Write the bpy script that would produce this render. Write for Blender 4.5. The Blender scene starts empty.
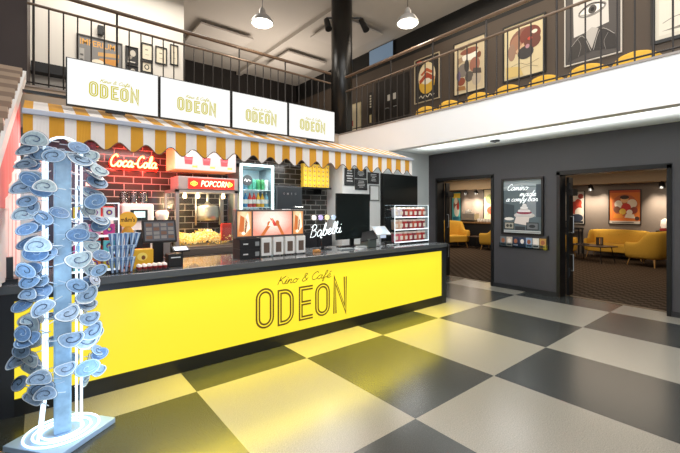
import bpy, bmesh, math, random
from mathutils import Vector, Matrix, Euler
R = math.radians
PI = math.pi
rnd = random.Random(7)
SC = bpy.context.scene
COL = SC.collection

# ------------------------------------------------------------------ materials
_mc = {}
def hexc(h):
    h = h.lstrip('#')
    o = []
    for i in (0, 2, 4):
        c = int(h[i:i+2], 16) / 255
        o.append(c / 12.92 if c <= .04045 else ((c + .055) / 1.055) ** 2.4)
    return (o[0], o[1], o[2], 1)

def mat(name, col, rough=.5, metal=0, emit=None, es=0, noise=0, nscale=8, spec=.5, alpha=1, coat=0, trans=0):
    if name in _mc: return _mc[name]
    m = bpy.data.materials.new(name); m.use_nodes = True
    nt = m.node_tree; b = nt.nodes['Principled BSDF']
    c = hexc(col) if isinstance(col, str) else col
    b.inputs['Base Color'].default_value = c
    b.inputs['Roughness'].default_value = rough
    b.inputs['Metallic'].default_value = metal
    b.inputs['Specular IOR Level'].default_value = spec
    b.inputs['Coat Weight'].default_value = coat
    b.inputs['Alpha'].default_value = alpha
    b.inputs['Transmission Weight'].default_value = trans
    if emit:
        b.inputs['Emission Color'].default_value = hexc(emit) if isinstance(emit, str) else emit
        b.inputs['Emission Strength'].default_value = es
    if noise:
        t = nt.nodes.new('ShaderNodeTexCoord'); n = nt.nodes.new('ShaderNodeTexNoise')
        n.inputs['Scale'].default_value = nscale; n.inputs['Detail'].default_value = 3
        mx = nt.nodes.new('ShaderNodeMix'); mx.data_type = 'RGBA'
        mx.inputs[6].default_value = tuple(max(0, x * (1 - noise)) for x in c[:3]) + (1,)
        mx.inputs[7].default_value = tuple(min(1, x * (1 + noise)) for x in c[:3]) + (1,)
        nt.links.new(t.outputs['Object'], n.inputs['Vector'])
        nt.links.new(n.outputs['Fac'], mx.inputs[0]); nt.links.new(mx.outputs[2], b.inputs['Base Color'])
    _mc[name] = m
    return m
def paint(h, rough=.6): return mat('paint_' + h, h, rough)
def glow(h, s): return mat('glow_%s_%s' % (h, s), h, .5, emit=h, es=s)

def glassmat(name, col, fac, rough=.02):
    if name in _mc: return _mc[name]
    m = bpy.data.materials.new(name); m.use_nodes = True
    nt = m.node_tree; nt.nodes.clear()
    o = nt.nodes.new('ShaderNodeOutputMaterial'); mx = nt.nodes.new('ShaderNodeMixShader')
    t = nt.nodes.new('ShaderNodeBsdfTransparent'); g = nt.nodes.new('ShaderNodeBsdfGlossy')
    t.inputs['Color'].default_value = hexc(col); g.inputs['Roughness'].default_value = rough
    fr = nt.nodes.new('ShaderNodeFresnel'); fr.inputs['IOR'].default_value = 1.35
    mu = nt.nodes.new('ShaderNodeMath'); mu.operation = 'MULTIPLY_ADD'; mu.inputs[1].default_value = .8; mu.inputs[2].default_value = fac
    nt.links.new(fr.outputs[0], mu.inputs[0]); nt.links.new(mu.outputs[0], mx.inputs[0])
    nt.links.new(t.outputs[0], mx.inputs[1]); nt.links.new(g.outputs[0], mx.inputs[2]); nt.links.new(mx.outputs[0], o.inputs[0])
    _mc[name] = m
    return m

# ------------------------------------------------------------------ mesh builder
class MB:
    def __init__(s): s.v = []; s.f = []; s.m = []
    def add(s, vs, fs, m):
        o = len(s.v); s.v += [tuple(v) for v in vs]
        for f in fs: s.f.append(tuple(o + i for i in f)); s.m.append(m)
        return s
    def box(s, x0, y0, z0, x1, y1, z1, m):
        if x0 > x1: x0, x1 = x1, x0
        if y0 > y1: y0, y1 = y1, y0
        if z0 > z1: z0, z1 = z1, z0
        v = [(x0,y0,z0),(x1,y0,z0),(x1,y1,z0),(x0,y1,z0),(x0,y0,z1),(x1,y0,z1),(x1,y1,z1),(x0,y1,z1)]
        return s.add(v, [(3,2,1,0),(4,5,6,7),(0,1,5,4),(1,2,6,5),(2,3,7,6),(3,0,4,7)], m)
    def poly(s, pts, m): return s.add(pts, [tuple(range(len(pts)))], m)
    def cyl(s, p0, p1, r0, r1, m, n=12, cap=True):
        p0 = Vector(p0); p1 = Vector(p1); d = (p1 - p0)
        d = d.normalized() if d.length > 1e-9 else Vector((0,0,1))
        a = d.orthogonal().normalized(); b = d.cross(a)
        v = []
        for p, r in ((p0, r0), (p1, r1)):
            for i in range(n):
                t = 2 * PI * i / n; v.append(p + (a * math.cos(t) + b * math.sin(t)) * r)
        f = [(i, (i+1) % n, n + (i+1) % n, n + i) for i in range(n)]
        if cap: f += [tuple(range(n))[::-1], tuple(range(n, 2*n))]
        return s.add(v, f, m)
    def tube(s, pts, r, m, n=6, closed=False):
        P = [Vector(p) for p in pts]
        if closed: P = P + [P[0]]
        up = None; v = []; f = []
        for k, p in enumerate(P):
            if closed and (k == 0 or k == len(P) - 1): d = P[1] - P[-2]
            else: d = P[min(k+1, len(P)-1)] - P[max(k-1, 0)]
            d = d.normalized() if d.length > 1e-9 else Vector((0,0,1))
            if up is None: a = d.orthogonal().normalized()
            else:
                a = up - d * up.dot(d)
                a = a.normalized() if a.length > 1e-6 else d.orthogonal().normalized()
            up = a; b = d.cross(a)
            for i in range(n):
                t = 2 * PI * i / n; v.append(p + (a * math.cos(t) + b * math.sin(t)) * r)
        for k in range(len(P) - 1):
            for i in range(n):
                f.append((k*n+i, k*n+(i+1) % n, (k+1)*n+(i+1) % n, (k+1)*n+i))
        if not closed: f += [tuple(range(n))[::-1], tuple(range((len(P)-1)*n, len(P)*n))]
        return s.add(v, f, m)
    def lathe(s, prof, c, m, n=20):
        v = []; f = []
        for r, z in prof:
            for i in range(n):
                t = 2 * PI * i / n; v.append((c[0] + r * math.cos(t), c[1] + r * math.sin(t), c[2] + z))
        for k in range(len(prof) - 1):
            for i in range(n): f.append((k*n+i, k*n+(i+1) % n, (k+1)*n+(i+1) % n, (k+1)*n+i))
        return s.add(v, f, m)
    def ribbon(s, pts, w, y, m, closed=False):
        """flat stroke in the XZ plane at depth y with mitred joints"""
        P = [Vector((p[0], p[1])) for p in pts]; N = len(P); v = []
        for k in range(N):
            a = P[k-1] if (k > 0 or closed) else None
            b = P[(k+1) % N] if (k < N-1 or closed) else None
            d1 = (P[k] - a).normalized() if a is not None else None
            d2 = (b - P[k]).normalized() if b is not None else None
            if d1 is None: d1 = d2
            if d2 is None: d2 = d1
            n1 = Vector((-d1.y, d1.x)); n2 = Vector((-d2.y, d2.x)); nn = n1 + n2
            nn = nn.normalized() if nn.length > 1e-6 else n1
            L = w / 2 / max(.35, nn.dot(n1))
            for sg in (1, -1): q = P[k] + nn * L * sg; v.append((q.x, y, q.y))
        f = []
        for k in range(N if closed else N - 1):
            j = (k + 1) % N; f.append((2*k, 2*k+1, 2*j+1, 2*j))
        return s.add(v, f, m)
    def ell(s, cx, cz, rx, rz, y, m, n=20, rot=0):
        pts = []
        for i in range(n):
            t = 2*PI*i/n; a = rx*math.cos(t); b = rz*math.sin(t)
            pts.append((cx + a*math.cos(rot) - b*math.sin(rot), y, cz + a*math.sin(rot) + b*math.cos(rot)))
        return s.poly(pts, m)
    def merge(s, o, M=None):
        k = len(s.v)
        s.v += [tuple(M @ Vector(v)) if M else v for v in o.v]
        s.f += [tuple(k + i for i in f) for f in o.f]; s.m += o.m
        return s
    def build(s, name, parent=None, loc=(0,0,0), rot=(0,0,0), smooth=False, bevel=0, seg=2, sub=0):
        me = bpy.data.meshes.new(name); me.from_pydata(s.v, [], s.f)
        ms = []
        for m in s.m:
            if m not in ms: ms.append(m)
        for m in ms: me.materials.append(m)
        ix = {m.name: i for i, m in enumerate(ms)}
        me.polygons.foreach_set('material_index', [ix[m.name] for m in s.m])
        if smooth: me.polygons.foreach_set('use_smooth', [True] * len(s.f))
        bm = bmesh.new(); bm.from_mesh(me)
        if smooth or bevel or sub: bmesh.ops.remove_doubles(bm, verts=bm.verts, dist=1e-5)
        if bevel or sub or smooth: bmesh.ops.recalc_face_normals(bm, faces=bm.faces)
        bm.to_mesh(me); bm.free(); me.update()
        o = bpy.data.objects.new(name, me); COL.objects.link(o)
        o.location = loc; o.rotation_euler = rot
        if parent: o.parent = parent
        if bevel:
            b = o.modifiers.new('bevel', 'BEVEL'); b.width = bevel; b.segments = seg; b.limit_method = 'ANGLE'
        if sub:
            b = o.modifiers.new('subsurf', 'SUBSURF'); b.levels = sub; b.render_levels = sub
        return o

def thing(name, label, cat, loc=(0,0,0), rz=0, group=None):
    o = bpy.data.objects.new(name, None); COL.objects.link(o)
    o.location = loc; o.rotation_euler = (0,0,R(rz)); o.empty_display_size = .1
    return tag(o, label, cat, group)
def tag(o, label, cat, group=None):
    o['label'] = label; o['category'] = cat
    if group: o['group'] = group
    return o
def struct(o): o['kind'] = 'structure'; return o
def dup(root, loc=None, rz=None, label=None, group=None):
    r = root.copy(); COL.objects.link(r)
    if loc is not None: r.location = loc
    if rz is not None: r.rotation_euler = (0,0,R(rz))
    if label: r['label'] = label
    if group: r['group'] = group
    for ch in list(root.children):
        c = ch.copy(); COL.objects.link(c); c.parent = r
        for g in list(ch.children):
            d = g.copy(); COL.objects.link(d); d.parent = c
    return r

# ------------------------------------------------------------------ lettering
def font_mesh(body, size, spacing=1, shear=0, bold=0):
    """returns (verts2d, faces, width, height) of a filled text, left-bottom at 0,0"""
    cu = bpy.data.curves.new('lettering', 'FONT'); cu.body = body; cu.size = size; cu.space_character = spacing; cu.shear = shear; cu.offset = bold
    cu.resolution_u = 3
    o = bpy.data.objects.new('lettering', cu); COL.objects.link(o)
    dg = bpy.context.evaluated_depsgraph_get(); dg.update()
    me = bpy.data.meshes.new_from_object(o.evaluated_get(dg))
    vs = [(v.co.x, v.co.y) for v in me.vertices]; fs = [tuple(p.vertices) for p in me.polygons]
    bpy.data.objects.remove(o); bpy.data.curves.remove(cu); bpy.data.meshes.remove(me)
    if not vs: return [], [], 0, 0
    x0 = min(v[0] for v in vs); y0 = min(v[1] for v in vs)
    vs = [(x - x0, y - y0) for x, y in vs]
    return vs, fs, max(v[0] for v in vs), max(v[1] for v in vs)
def put_text(mb, body, x, z, h, y, m, width=None, center=False, shear=0, bold=0):
    """text in the XZ plane facing -Y, cap height h"""
    vs, fs, w, hh = font_mesh(body, 1, shear=shear, bold=bold)
    if not vs: return 0
    k = h / hh; kx = (width / w) if width else k
    ox = x - (w * kx / 2 if center else 0)
    mb.add([(ox + vx * kx, y, z + vy * k) for vx, vy in vs], fs, m)
    return w * kx

def catmull(P, n=6):
    if len(P) < 3: return [tuple(p) for p in P]
    out = []
    for i in range(len(P) - 1):
        p0 = P[max(i-1, 0)]; p1 = P[i]; p2 = P[i+1]; p3 = P[min(i+2, len(P)-1)]
        for k in range(n):
            t = k / n
            out.append(tuple(.5 * ((2*p1[j]) + (-p0[j]+p2[j])*t + (2*p0[j]-5*p1[j]+4*p2[j]-p3[j])*t*t + (-p0[j]+3*p1[j]-3*p2[j]+p3[j])*t**3) for j in (0, 1)))
    out.append(tuple(P[-1])); return out
_a = [(.8,.85),(.45,1),(.1,.6),(.15,.1),(.5,.05),(.8,.5),(.85,.95),(.8,.3),(.95,.02),(1.2,.2)]
_e = [(0,.2),(.5,.5),(.65,.85),(.4,1),(.12,.6),(.2,.1),(.55,0),(.95,.3)]
SCRIPT = {
 'a': ([_a], 1.1), 'ą': ([_a, [(.95,.02),(.82,-.2),(.95,-.38),(1.15,-.3)]], 1.1),
 'b': ([[(0,.2),(.4,1.2),(.48,1.95),(.25,1.9),(.15,.6),(.3,.02),(.65,.1),(.8,.55),(.6,.9),(.85,.8),(1.1,.75)]], 1.0),
 'e': ([_e], .85), 'é': ([_e, [(.35,1.3),(.65,1.7)]], .85),
 'l': ([[(0,.2),(.45,1.3),(.45,2),(.2,1.8),(.15,.5),(.3,0),(.65,.25)]], .55),
 'k': ([[(0,.2),(.4,1.3),(.42,2),(.2,1.8),(.12,0)], [(.12,.4),(.5,.95),(.65,.8),(.3,.5),(.7,.05),(1,.25)]], .9),
 'i': ([[(0,.2),(.25,.95),(.2,.2),(.35,0),(.65,.25)], [(.3,1.35),(.33,1.5)]], .5),
 'n': ([[(0,.3),(.15,.95),(.1,0)], [(.1,.3),(.4,.95),(.6,.8),(.55,.2),(.7,0),(.95,.25)]], .85),
 'm': ([[(0,.3),(.15,.95),(.1,0)], [(.1,.3),(.35,.95),(.5,.8),(.48,0)], [(.48,.3),(.75,.95),(.92,.8),(.88,.2),(1.02,0),(1.25,.25)]], 1.2),
 'o': ([[(.5,.95),(.15,.7),(.15,.2),(.45,0),(.75,.3),(.7,.8),(.5,.95),(.7,.75),(1.05,.8)]], .95),
 'c': ([[(.75,.8),(.5,1),(.15,.7),(.15,.2),(.45,0),(.9,.3)]], .85),
 'd': ([[(.8,.85),(.45,1),(.1,.6),(.15,.1),(.5,.05),(.8,.5),(.95,2),(.85,.3),(1.0,.02),(1.2,.2)]], 1.1),
 'f': ([[(0,.2),(.5,1.3),(.55,2),(.3,1.8),(.2,.5),(.1,-.6),(.3,-.6),(.35,.2),(.8,.3)]], .7),
 'r': ([[(0,.2),(.3,1.0),(.35,.85),(.6,.85),(.55,.2),(.7,0),(.9,.25)]], .8),
 'y': ([[(0,.6),(.15,.95),(.2,.2),(.5,.05),(.8,.95),(.7,0),(.5,-.7),(.2,-.6),(.9,.2)]], .85),
 'K': ([[(.3,1.9),(.15,0)], [(1.1,1.9),(.25,.95),(.6,.9),(1.0,.1),(1.3,.1)]], 1.2),
 'B': ([[(.3,1.8),(.1,0)], [(0,1.6),(.5,2),(1.0,1.7),(.8,1.2),(.35,1.05),(.95,.9),(1.05,.3),(.6,0),(.05,.1)]], 1.25),
 'C': ([[(1.1,1.6),(.8,2),(.3,1.6),(.1,.8),(.35,.1),(.8,.05),(1.2,.5)]], 1.15),
 '&': ([[(1.1,.1),(.4,1.3),(.5,1.9),(.8,1.7),(.3,.8),(.2,.2),(.6,0),(1.0,.5),(1.1,.8)]], 1.2),
 '-': ([[(.05,.6),(.55,.65)]], .6), ' ': ([], .6),
}
def script_paths(txt, x, z, width, h, slant=.25):
    """handwritten strokes; h = height of a capital"""
    S = []; ax = 0
    for ch in txt:
        st, adv = SCRIPT[ch]
        for p in st: S.append(catmull([(ax + a, b) for a, b in p], 5))
        ax += adv
    kz = h / 2; kx = width / ax
    return [[(x + (a + slant * b) * kx, z + b * kz) for a, b in p] for p in S]

def arc(cx, cz, r, a0, a1, n=6, rz=None):
    rz = rz or r
    return [(cx + r*math.cos(R(a0+(a1-a0)*i/n)), cz + rz*math.sin(R(a0+(a1-a0)*i/n))) for i in range(n+1)]
def odeon_strokes(boxes, sw):
    """centre lines for O D E O N inside the given (x0,z0,x1,z1) boxes"""
    out = []
    for ch, (x0, z0, x1, z1) in zip('ODEON', boxes):
        h = sw / 2; x0 += h; x1 -= h; z0 += h; z1 -= h; w = x1 - x0
        if ch == 'O':
            r = w / 2; out.append((arc(x0+r, z1-r, r, 180, 0, 10) + arc(x0+r, z0+r, r, 0, -180, 10), True))
        elif ch == 'D':
            r = w * .62; out.append(([(x0, z0), (x0, z1)] + arc(x1-r, z1-r, r, 90, 0, 7) + arc(x1-r, z0+r, r, 0, -90, 7), True))
        elif ch == 'E':
            zm = (z0+z1)/2; out += [([(x1+h, z1), (x0, z1), (x0, z0), (x1+h, z0)], False), ([(x0, zm), (x1, zm)], False)]
        else: out += [([(x0, z0-h), (x0, z1), (x1, z0), (x1, z1+h)], False)]
    return out
def odeon(mb, boxes, sw, y, m, inner, f=.25):
    for pts, cl in odeon_strokes(boxes, sw):
        mb.ribbon(pts, sw, y, m, cl)
        mb.ribbon(pts, sw * f, y - .0015, inner, cl)

# ------------------------------------------------------------------ picture panels
def pict(mb, w, h, shapes, y0, x0=0, z0=0):
    """flat printed shapes, coordinates 0..1 of the sheet"""
    y = y0
    for s in shapes:
        y -= .0006
        k = s[0]
        X = lambda a: x0 + a * w
        Z = lambda a: z0 + a * h
        if k == 'e': mb.ell(X(s[1]), Z(s[2]), s[3]*w, s[4]*h, y, paint(s[5]), 18, s[6] if len(s) > 6 else 0)
        elif k == 'r': mb.poly([(X(s[1]),y,Z(s[2])),(X(s[3]),y,Z(s[2])),(X(s[3]),y,Z(s[4])),(X(s[1]),y,Z(s[4]))], paint(s[5]))
        elif k == 'p': mb.poly([(X(a),y,Z(b)) for a, b in s[1]], paint(s[2]))
        elif k == 't': put_text(mb, s[1], X(s[2]), Z(s[3]), s[4]*h, y, paint(s[6]), width=s[5]*w, bold=.012)
        elif k == 'l': mb.ribbon([(X(a), Z(b)) for a, b in catmull(s[1], 5)], s[2]*w, y, paint(s[3]))
def poster(name, label, cat, loc, rz, w, h, bg, shapes, frame='#0d0c0b', fw=.03, depth=.03, group=None):
    """origin bottom-left of the framed sheet, facing local -Y"""
    t = thing(name, label, cat, loc, rz, group)
    f = MB(); fm = mat('frame_' + frame, frame, .35)
    f.box(0, -depth, 0, w, 0, fw, fm).box(0, -depth, h-fw, w, 0, h, fm).box(0, -depth, fw, fw, 0, h-fw, fm).box(w-fw, -depth, fw, w, 0, h-fw, fm)
    f.build('frame', t)
    s = MB(); s.poly([(fw,-.012,fw),(w-fw,-.012,fw),(w-fw,-.012,h-fw),(fw,-.012,h-fw)], paint(bg))
    pict(s, w-2*fw, h-2*fw, shapes, -.0125, fw, fw)
    s.build('print', t)
    return t

# ------------------------------------------------------------------ camera
cam = bpy.data.cameras.new('camera'); co = bpy.data.objects.new('camera', cam); COL.objects.link(co)
co.location = (0, 0, 1.6); co.rotation_euler = (PI/2, 0, .889599 - PI/2)
cam.sensor_width = 36; cam.lens = 36 * 372.77 / 680; cam.shift_y = -18.21 / 680
cam.clip_start = .02
SC.camera = co
SC.view_settings.view_transform = 'Standard'
SC.view_settings.look = 'None'

# ------------------------------------------------------------------ setting materials
def floor_material():
    m = bpy.data.materials.new('terrazzo_checker'); m.use_nodes = True
    nt = m.node_tree; b = nt.nodes['Principled BSDF']; L = nt.links.new
    tc = nt.nodes.new('ShaderNodeTexCoord'); sx = nt.nodes.new('ShaderNodeSeparateXYZ'); L(tc.outputs['Object'], sx.inputs[0])
    def math_(op, a, bb):
        n = nt.nodes.new('ShaderNodeMath'); n.operation = op
        for i, q in enumerate((a, bb)):
            if q is None: continue
            if isinstance(q, (int, float)): n.inputs[i].default_value = q
            else: L(q, n.inputs[i])
        return n.outputs[0]
    fx = math_('FLOOR', math_('DIVIDE', math_('SUBTRACT', sx.outputs[0], 1.0766), 1.1545), None)
    fy = math_('FLOOR', math_('DIVIDE', math_('SUBTRACT', sx.outputs[1], 3.3142), 1.4742), None)
    par = math_('FLOORED_MODULO', math_('ADD', fx, fy), 2.0)
    n1 = nt.nodes.new('ShaderNodeTexNoise'); n1.inputs['Scale'].default_value = 130; n1.inputs['Detail'].default_value = 4; L(tc.outputs['Object'], n1.inputs[0])
    n2 = nt.nodes.new('ShaderNodeTexNoise'); n2.inputs['Scale'].default_value = 1.6; n2.inputs['Detail'].default_value = 1; L(tc.outputs['Object'], n2.inputs[0])
    vo = nt.nodes.new('ShaderNodeTexVoronoi'); vo.inputs['Scale'].default_value = 55; L(tc.outputs['Object'], vo.inputs['Vector'])
    def ramp(src, c0, c1, p0=.3, p1=.7):
        r = nt.nodes.new('ShaderNodeValToRGB'); r.color_ramp.elements[0].position = p0; r.color_ramp.elements[1].position = p1
        r.color_ramp.elements[0].color = c0; r.color_ramp.elements[1].color = c1; L(src, r.inputs[0]); return r.outputs[0]
    light = ramp(n1.outputs[0], hexc('#827e75'), hexc('#a19d92'))
    dark = ramp(n1.outputs[0], hexc('#2d2f2f'), hexc('#414443'))
    mx = nt.nodes.new('ShaderNodeMix'); mx.data_type = 'RGBA'; L(par, mx.inputs[0]); L(dark, mx.inputs[6]); L(light, mx.inputs[7])
    spk = ramp(vo.outputs['Distance'], (1.35,1.35,1.3,1), (1,1,1,1), .08, .16)
    m2 = nt.nodes.new('ShaderNodeMix'); m2.data_type = 'RGBA'; m2.blend_type = 'MULTIPLY'; m2.inputs[0].default_value = .8
    L(mx.outputs[2], m2.inputs[6]); L(spk, m2.inputs[7])
    bl = ramp(n2.outputs[0], (.86,.86,.85,1), (1.08,1.08,1.08,1))
    m3 = nt.nodes.new('ShaderNodeMix'); m3.data_type = 'RGBA'; m3.blend_type = 'MULTIPLY'; m3.inputs[0].default_value = 1
    L(m2.outputs[2], m3.inputs[6]); L(bl, m3.inputs[7]); L(m2.outputs[2], b.inputs['Base Color'])
    b.inputs['Roughness'].default_value = .25
    b.inputs['Specular IOR Level'].default_value = .55
    return m
def brick_material(name, c1, c2, grout, rough, bw=.16, bh=.075, ms=.006):
    m = bpy.data.materials.new(name); m.use_nodes = True
    nt = m.node_tree; b = nt.nodes['Principled BSDF']; L = nt.links.new
    tc = nt.nodes.new('ShaderNodeTexCoord'); sx = nt.nodes.new('ShaderNodeSeparateXYZ'); L(tc.outputs['Object'], sx.inputs[0])
    cb = nt.nodes.new('ShaderNodeCombineXYZ'); L(sx.outputs[0], cb.inputs[0]); L(sx.outputs[2], cb.inputs[1])
    br = nt.nodes.new('ShaderNodeTexBrick'); L(cb.outputs[0], br.inputs['Vector'])
    br.inputs['Scale'].default_value = 1; br.inputs['Brick Width'].default_value = bw; br.inputs['Row Height'].default_value = bh
    br.inputs['Mortar Size'].default_value = ms; br.inputs['Color1'].default_value = hexc(c1); br.inputs['Color2'].default_value = hexc(c2); br.inputs['Mortar'].default_value = hexc(grout)
    L(br.outputs['Color'], b.inputs['Base Color']); b.inputs['Roughness'].default_value = rough
    bp = nt.nodes.new('ShaderNodeBump'); bp.inputs['Strength'].default_value = .4; bp.inputs['Distance'].default_value = .004; bp.invert = True
    L(br.outputs['Fac'], bp.inputs['Height']); L(bp.outputs[0], b.inputs['Normal'])
    return m
def carpet_material():
    m = bpy.data.materials.new('carpet'); m.use_nodes = True
    nt = m.node_tree; b = nt.nodes['Principled BSDF']; L = nt.links.new
    tc = nt.nodes.new('ShaderNodeTexCoord'); mp = nt.nodes.new('ShaderNodeMapping'); mp.inputs['Rotation'].default_value = (0,0,R(0)); L(tc.outputs['Object'], mp.inputs[0])
    ck = nt.nodes.new('ShaderNodeTexChecker'); ck.inputs['Scale'].default_value = 9; L(mp.outputs[0], ck.inputs[0])
    ck.inputs[1].default_value = hexc('#33291f'); ck.inputs[2].default_value = hexc('#55473b')
    L(ck.outputs[0], b.inputs['Base Color']); b.inputs['Roughness'].default_value = .95; b.inputs['Specular IOR Level'].default_value = .1
    return m
M_floor = floor_material()
M_tile = brick_material('black_glazed_tile', '#2a2c2b', '#363735', '#8f918f', .16, .24, .098, .006)
M_carpet = carpet_material()
M_darkwall = mat('dark_wall_paint', '#47464a', .55, noise=.05, nscale=1.5)
M_white = mat('white_paint', '#e9e9ea', .6, noise=.02, nscale=2)
M_greywall = mat('light_grey_paint', '#d2d7d7', .6, noise=.03, nscale=2)
M_brown = mat('brown_wall_paint', '#4c4137', .6, noise=.06, nscale=2)
M_blackwall = mat('black_wall_paint', '#0d0c0b', .6)
M_ceil = mat('ceiling_paint', '#c4bdb4', .7, noise=.03, nscale=1)
M_lounge = mat('lounge_wall_paint', '#766b62', .6, noise=.06, nscale=2)
M_beige = mat('beige_paint', '#bda88a', .6)
M_black = mat('black_metal', '#111213', .35)
M_black_matt = mat('black_matt', '#16171a', .6)
M_wood = mat('handrail_wood', '#65503f', .35, noise=.25, nscale=14)
M_chrome = mat('brushed_steel', '#b9bcbd', .3, metal=.9)
M_glass = glassmat('clear_glass', '#f4f8f7', .03)
M_acryl = glassmat('clear_acrylic', '#eef4f6', .06)
M_yellow_fab = mat('yellow_upholstery', '#d6a63a', .85, noise=.12, nscale=40)
M_leg = mat('pale_wood_leg', '#b98d52', .45, noise=.15, nscale=20)

# ------------------------------------------------------------------ room shell
def sbox(name, x0, y0, z0, x1, y1, z1, m):
    return struct(MB().box(x0, y0, z0, x1, y1, z1, m).build(name))
sbox('floor', -3.5, -4, -.1, 7.56, 6.25, 0, M_floor)
sbox('floor', 7.56, -2, -.1, 15.2, 11.3, 0, M_carpet)
sbox('trim_1', 7.52, 1.21, 0, 7.58, 2.74, .006, mat('threshold_bronze', '#6b5a45', .4, metal=.5))
sbox('trim_2', 7.52, 3.98, 0, 7.58, 5.37, .006, mat('threshold_bronze', '#6b5a45', .4))
w = MB(); WX0, WX1 = 7.28, 7.5
for y0, y1, z0 in ((-4, 1.19, 0), (2.76, 3.96, 0), (5.39, 5.6, 0), (1.19, 2.76, 2.25), (3.96, 5.39, 2.28)):
    w.box(WX0, y0, z0, WX1, y1, 2.87, M_darkwall)
struct(w.build('wall_right'))
w = MB()
for y0, y1 in ((-4, 1.19), (2.76, 3.96), (5.39, 5.6)): w.box(7.262, y0, 0, 7.28, y1, .085, mat('dark_skirting', '#26272a', .45))
struct(w.build('baseboard_right'))
struct(MB().box(4.6, 5.6, 0, 7.5, 6.25, 2.57, M_greywall).box(4.75, 5.6, 2.57, 7.5, 5.72, 2.87, M_greywall).build('wall_back'))
sbox('wall_tiled', -.1, 6.1, 0, 4.6, 6.25, 2.57, M_tile)
sbox('wall_panel_white', -.1, 6.07, .9, .1, 6.1, 2.57, M_white)
sbox('wall_left', -1.75, -4, 0, -1.6, 11.5, 6.03, mat('left_wall_paint', '#4d443f', .6))
# balcony
w = MB(); w.box(4.6, -4, 2.57, 4.75, 5.72, 3.03, M_white); struct(w.build('balcony_fascia_right'))
w = MB(); w.box(4.585, -4, 3.03, 4.79, 5.8, 3.055, mat('stone_curb', '#8f8781', .6)); struct(w.build('trim_3'))
sbox('balcony_slab_right', 4.75, -4, 2.87, 7.28, 5.72, 2.98, mat('soffit_paint', '#eef5f3', .6))
sbox('balcony_fascia_left', -1.6, 5.72, 2.57, 4.75, 5.87, 3.03, mat('fascia_beige', '#b5a694', .6))
sbox('trim_4', -1.6, 5.70, 3.03, 4.6, 5.9, 3.055, mat('stone_curb', '#8f8781', .6))
sbox('balcony_slab_left', -1.6, 5.87, 2.57, 7.28, 11.5, 2.98, M_brown)
struct(MB().box(4.75, -4, 2.862, 4.82, 5.72, 2.87, glow('#f2fbff', 6)).build('trim_5'))
# upper storey
w = MB(); w.box(7.28, -4, 2.87, 7.5, 11.7, 5.45, M_brown); w.box(7.28, -4, 5.45, 7.5, 11.7, 6.03, M_blackwall)
struct(w.build('wall_upper_right'))
sbox('wall_upper_white', -.1, 8.2, 2.98, 2.4, 11.5, 6.03, mat('upper_white_paint', '#dcd6cc', .6))
sbox('wall_upper_brown', -1.6, 5.95, 2.98, -.1, 8.2, 6.03, mat('dark_brown_panel', '#3a2b27', .5, noise=.1, nscale=4))
sbox('wall_upper_back', -1.6, 11.5, 2.98, 7.5, 11.7, 6.03, mat('far_dark_wall', '#1d1714', .7))
sbox('ceiling', -1.75, -4, 6.03, 7.5, 11.7, 6.15, M_ceil)
sbox('trim_6', 5.0, -4, 5.93, 5.15, 11.5, 6.03, M_ceil)
# lounge
sbox('wall_lounge_back', 15.0, -2, 0, 15.2, 11.3, 2.95, M_lounge)
sbox('wall_lounge_left', 7.5, 11.0, 0, 15, 11.3, 2.95, M_lounge)
sbox('wall_lounge_right', 7.5, -2.2, 0, 15.2, -2, 2.95, M_lounge)
sbox('ceiling_lounge', 7.5, -2, 2.87, 15.2, 11.3, 2.97, mat('lounge_ceiling', '#c9c2b6', .7))
sbox('trim_7', 14.5, -2, 2.42, 15.0, 11.0, 2.87, M_beige)

# ------------------------------------------------------------------ light
def area(name, loc, rot, sx, sy, power, col=(1,1,1), spread=180):
    l = bpy.data.lights.new(name, 'AREA'); l.shape = 'RECTANGLE'; l.size = sx; l.size_y = sy; l.energy = power; l.color = col; l.spread = R(spread)
    o = bpy.data.objects.new(name, l); COL.objects.link(o); o.location = loc; o.rotation_euler = tuple(R(a) for a in rot); return o
def point(name, loc, power, col=(1,1,1), r=.05):
    l = bpy.data.lights.new(name, 'POINT'); l.energy = power; l.color = col; l.shadow_soft_size = r
    o = bpy.data.objects.new(name, l); COL.objects.link(o); o.location = loc; return o
def spot(name, loc, target, power, angle, col=(1,1,1), blend=.6, r=.04):
    l = bpy.data.lights.new(name, 'SPOT'); l.energy = power; l.color = col; l.spot_size = R(angle); l.spot_blend = blend; l.shadow_soft_size = r
    o = bpy.data.objects.new(name, l); COL.objects.link(o); o.location = loc
    o.rotation_euler = (Vector(target) - Vector(loc)).to_track_quat('-Z', 'Y').to_euler(); return o
W = bpy.data.worlds.new('world'); SC.world = W; W.use_nodes = True
W.node_tree.nodes['Background'].inputs[0].default_value = (.95, .97, 1, 1)
W.node_tree.nodes['Background'].inputs[1].default_value = .55
area('lobby_light', (2.0, .6, 5.9), (0, 0, 0), 5, 5, 260, (1, .98, .95))
area('front_area', (-1.2, -3.6, 2.6), (68, 0, -35), 4, 3, 130, (.95, .98, 1))  # broad cool area lamp behind the camera, aimed into the lobby
area('kiosk_light', (2.3, 4.95, 2.5), (0, 0, 0), 4.4, .6, 95, (1, .96, .92))
area('fascia_fill', (1.6, .6, 3.7), (0, -90, 0), 1.2, 5, 62, (.95, .98, 1), 140)  # unseen lamp added above the view to brighten the right fascia
area('soffit_fill', (6.3, 1.6, 2.5), (0, 180, 0), .5, 7, 40, (1,1,.99), 140)  # added upward lamp hanging free in the air, brightens the soffit
area('under_balcony_light', (6.0, 2.0, 2.84), (0, 0, 0), .6, 5, 14, (1, .97, .94))
area('upper_gallery_light', (6.3, 2.5, 5.9), (0, 0, 0), 1.2, 6, 75, (1, .86, .7))
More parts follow.
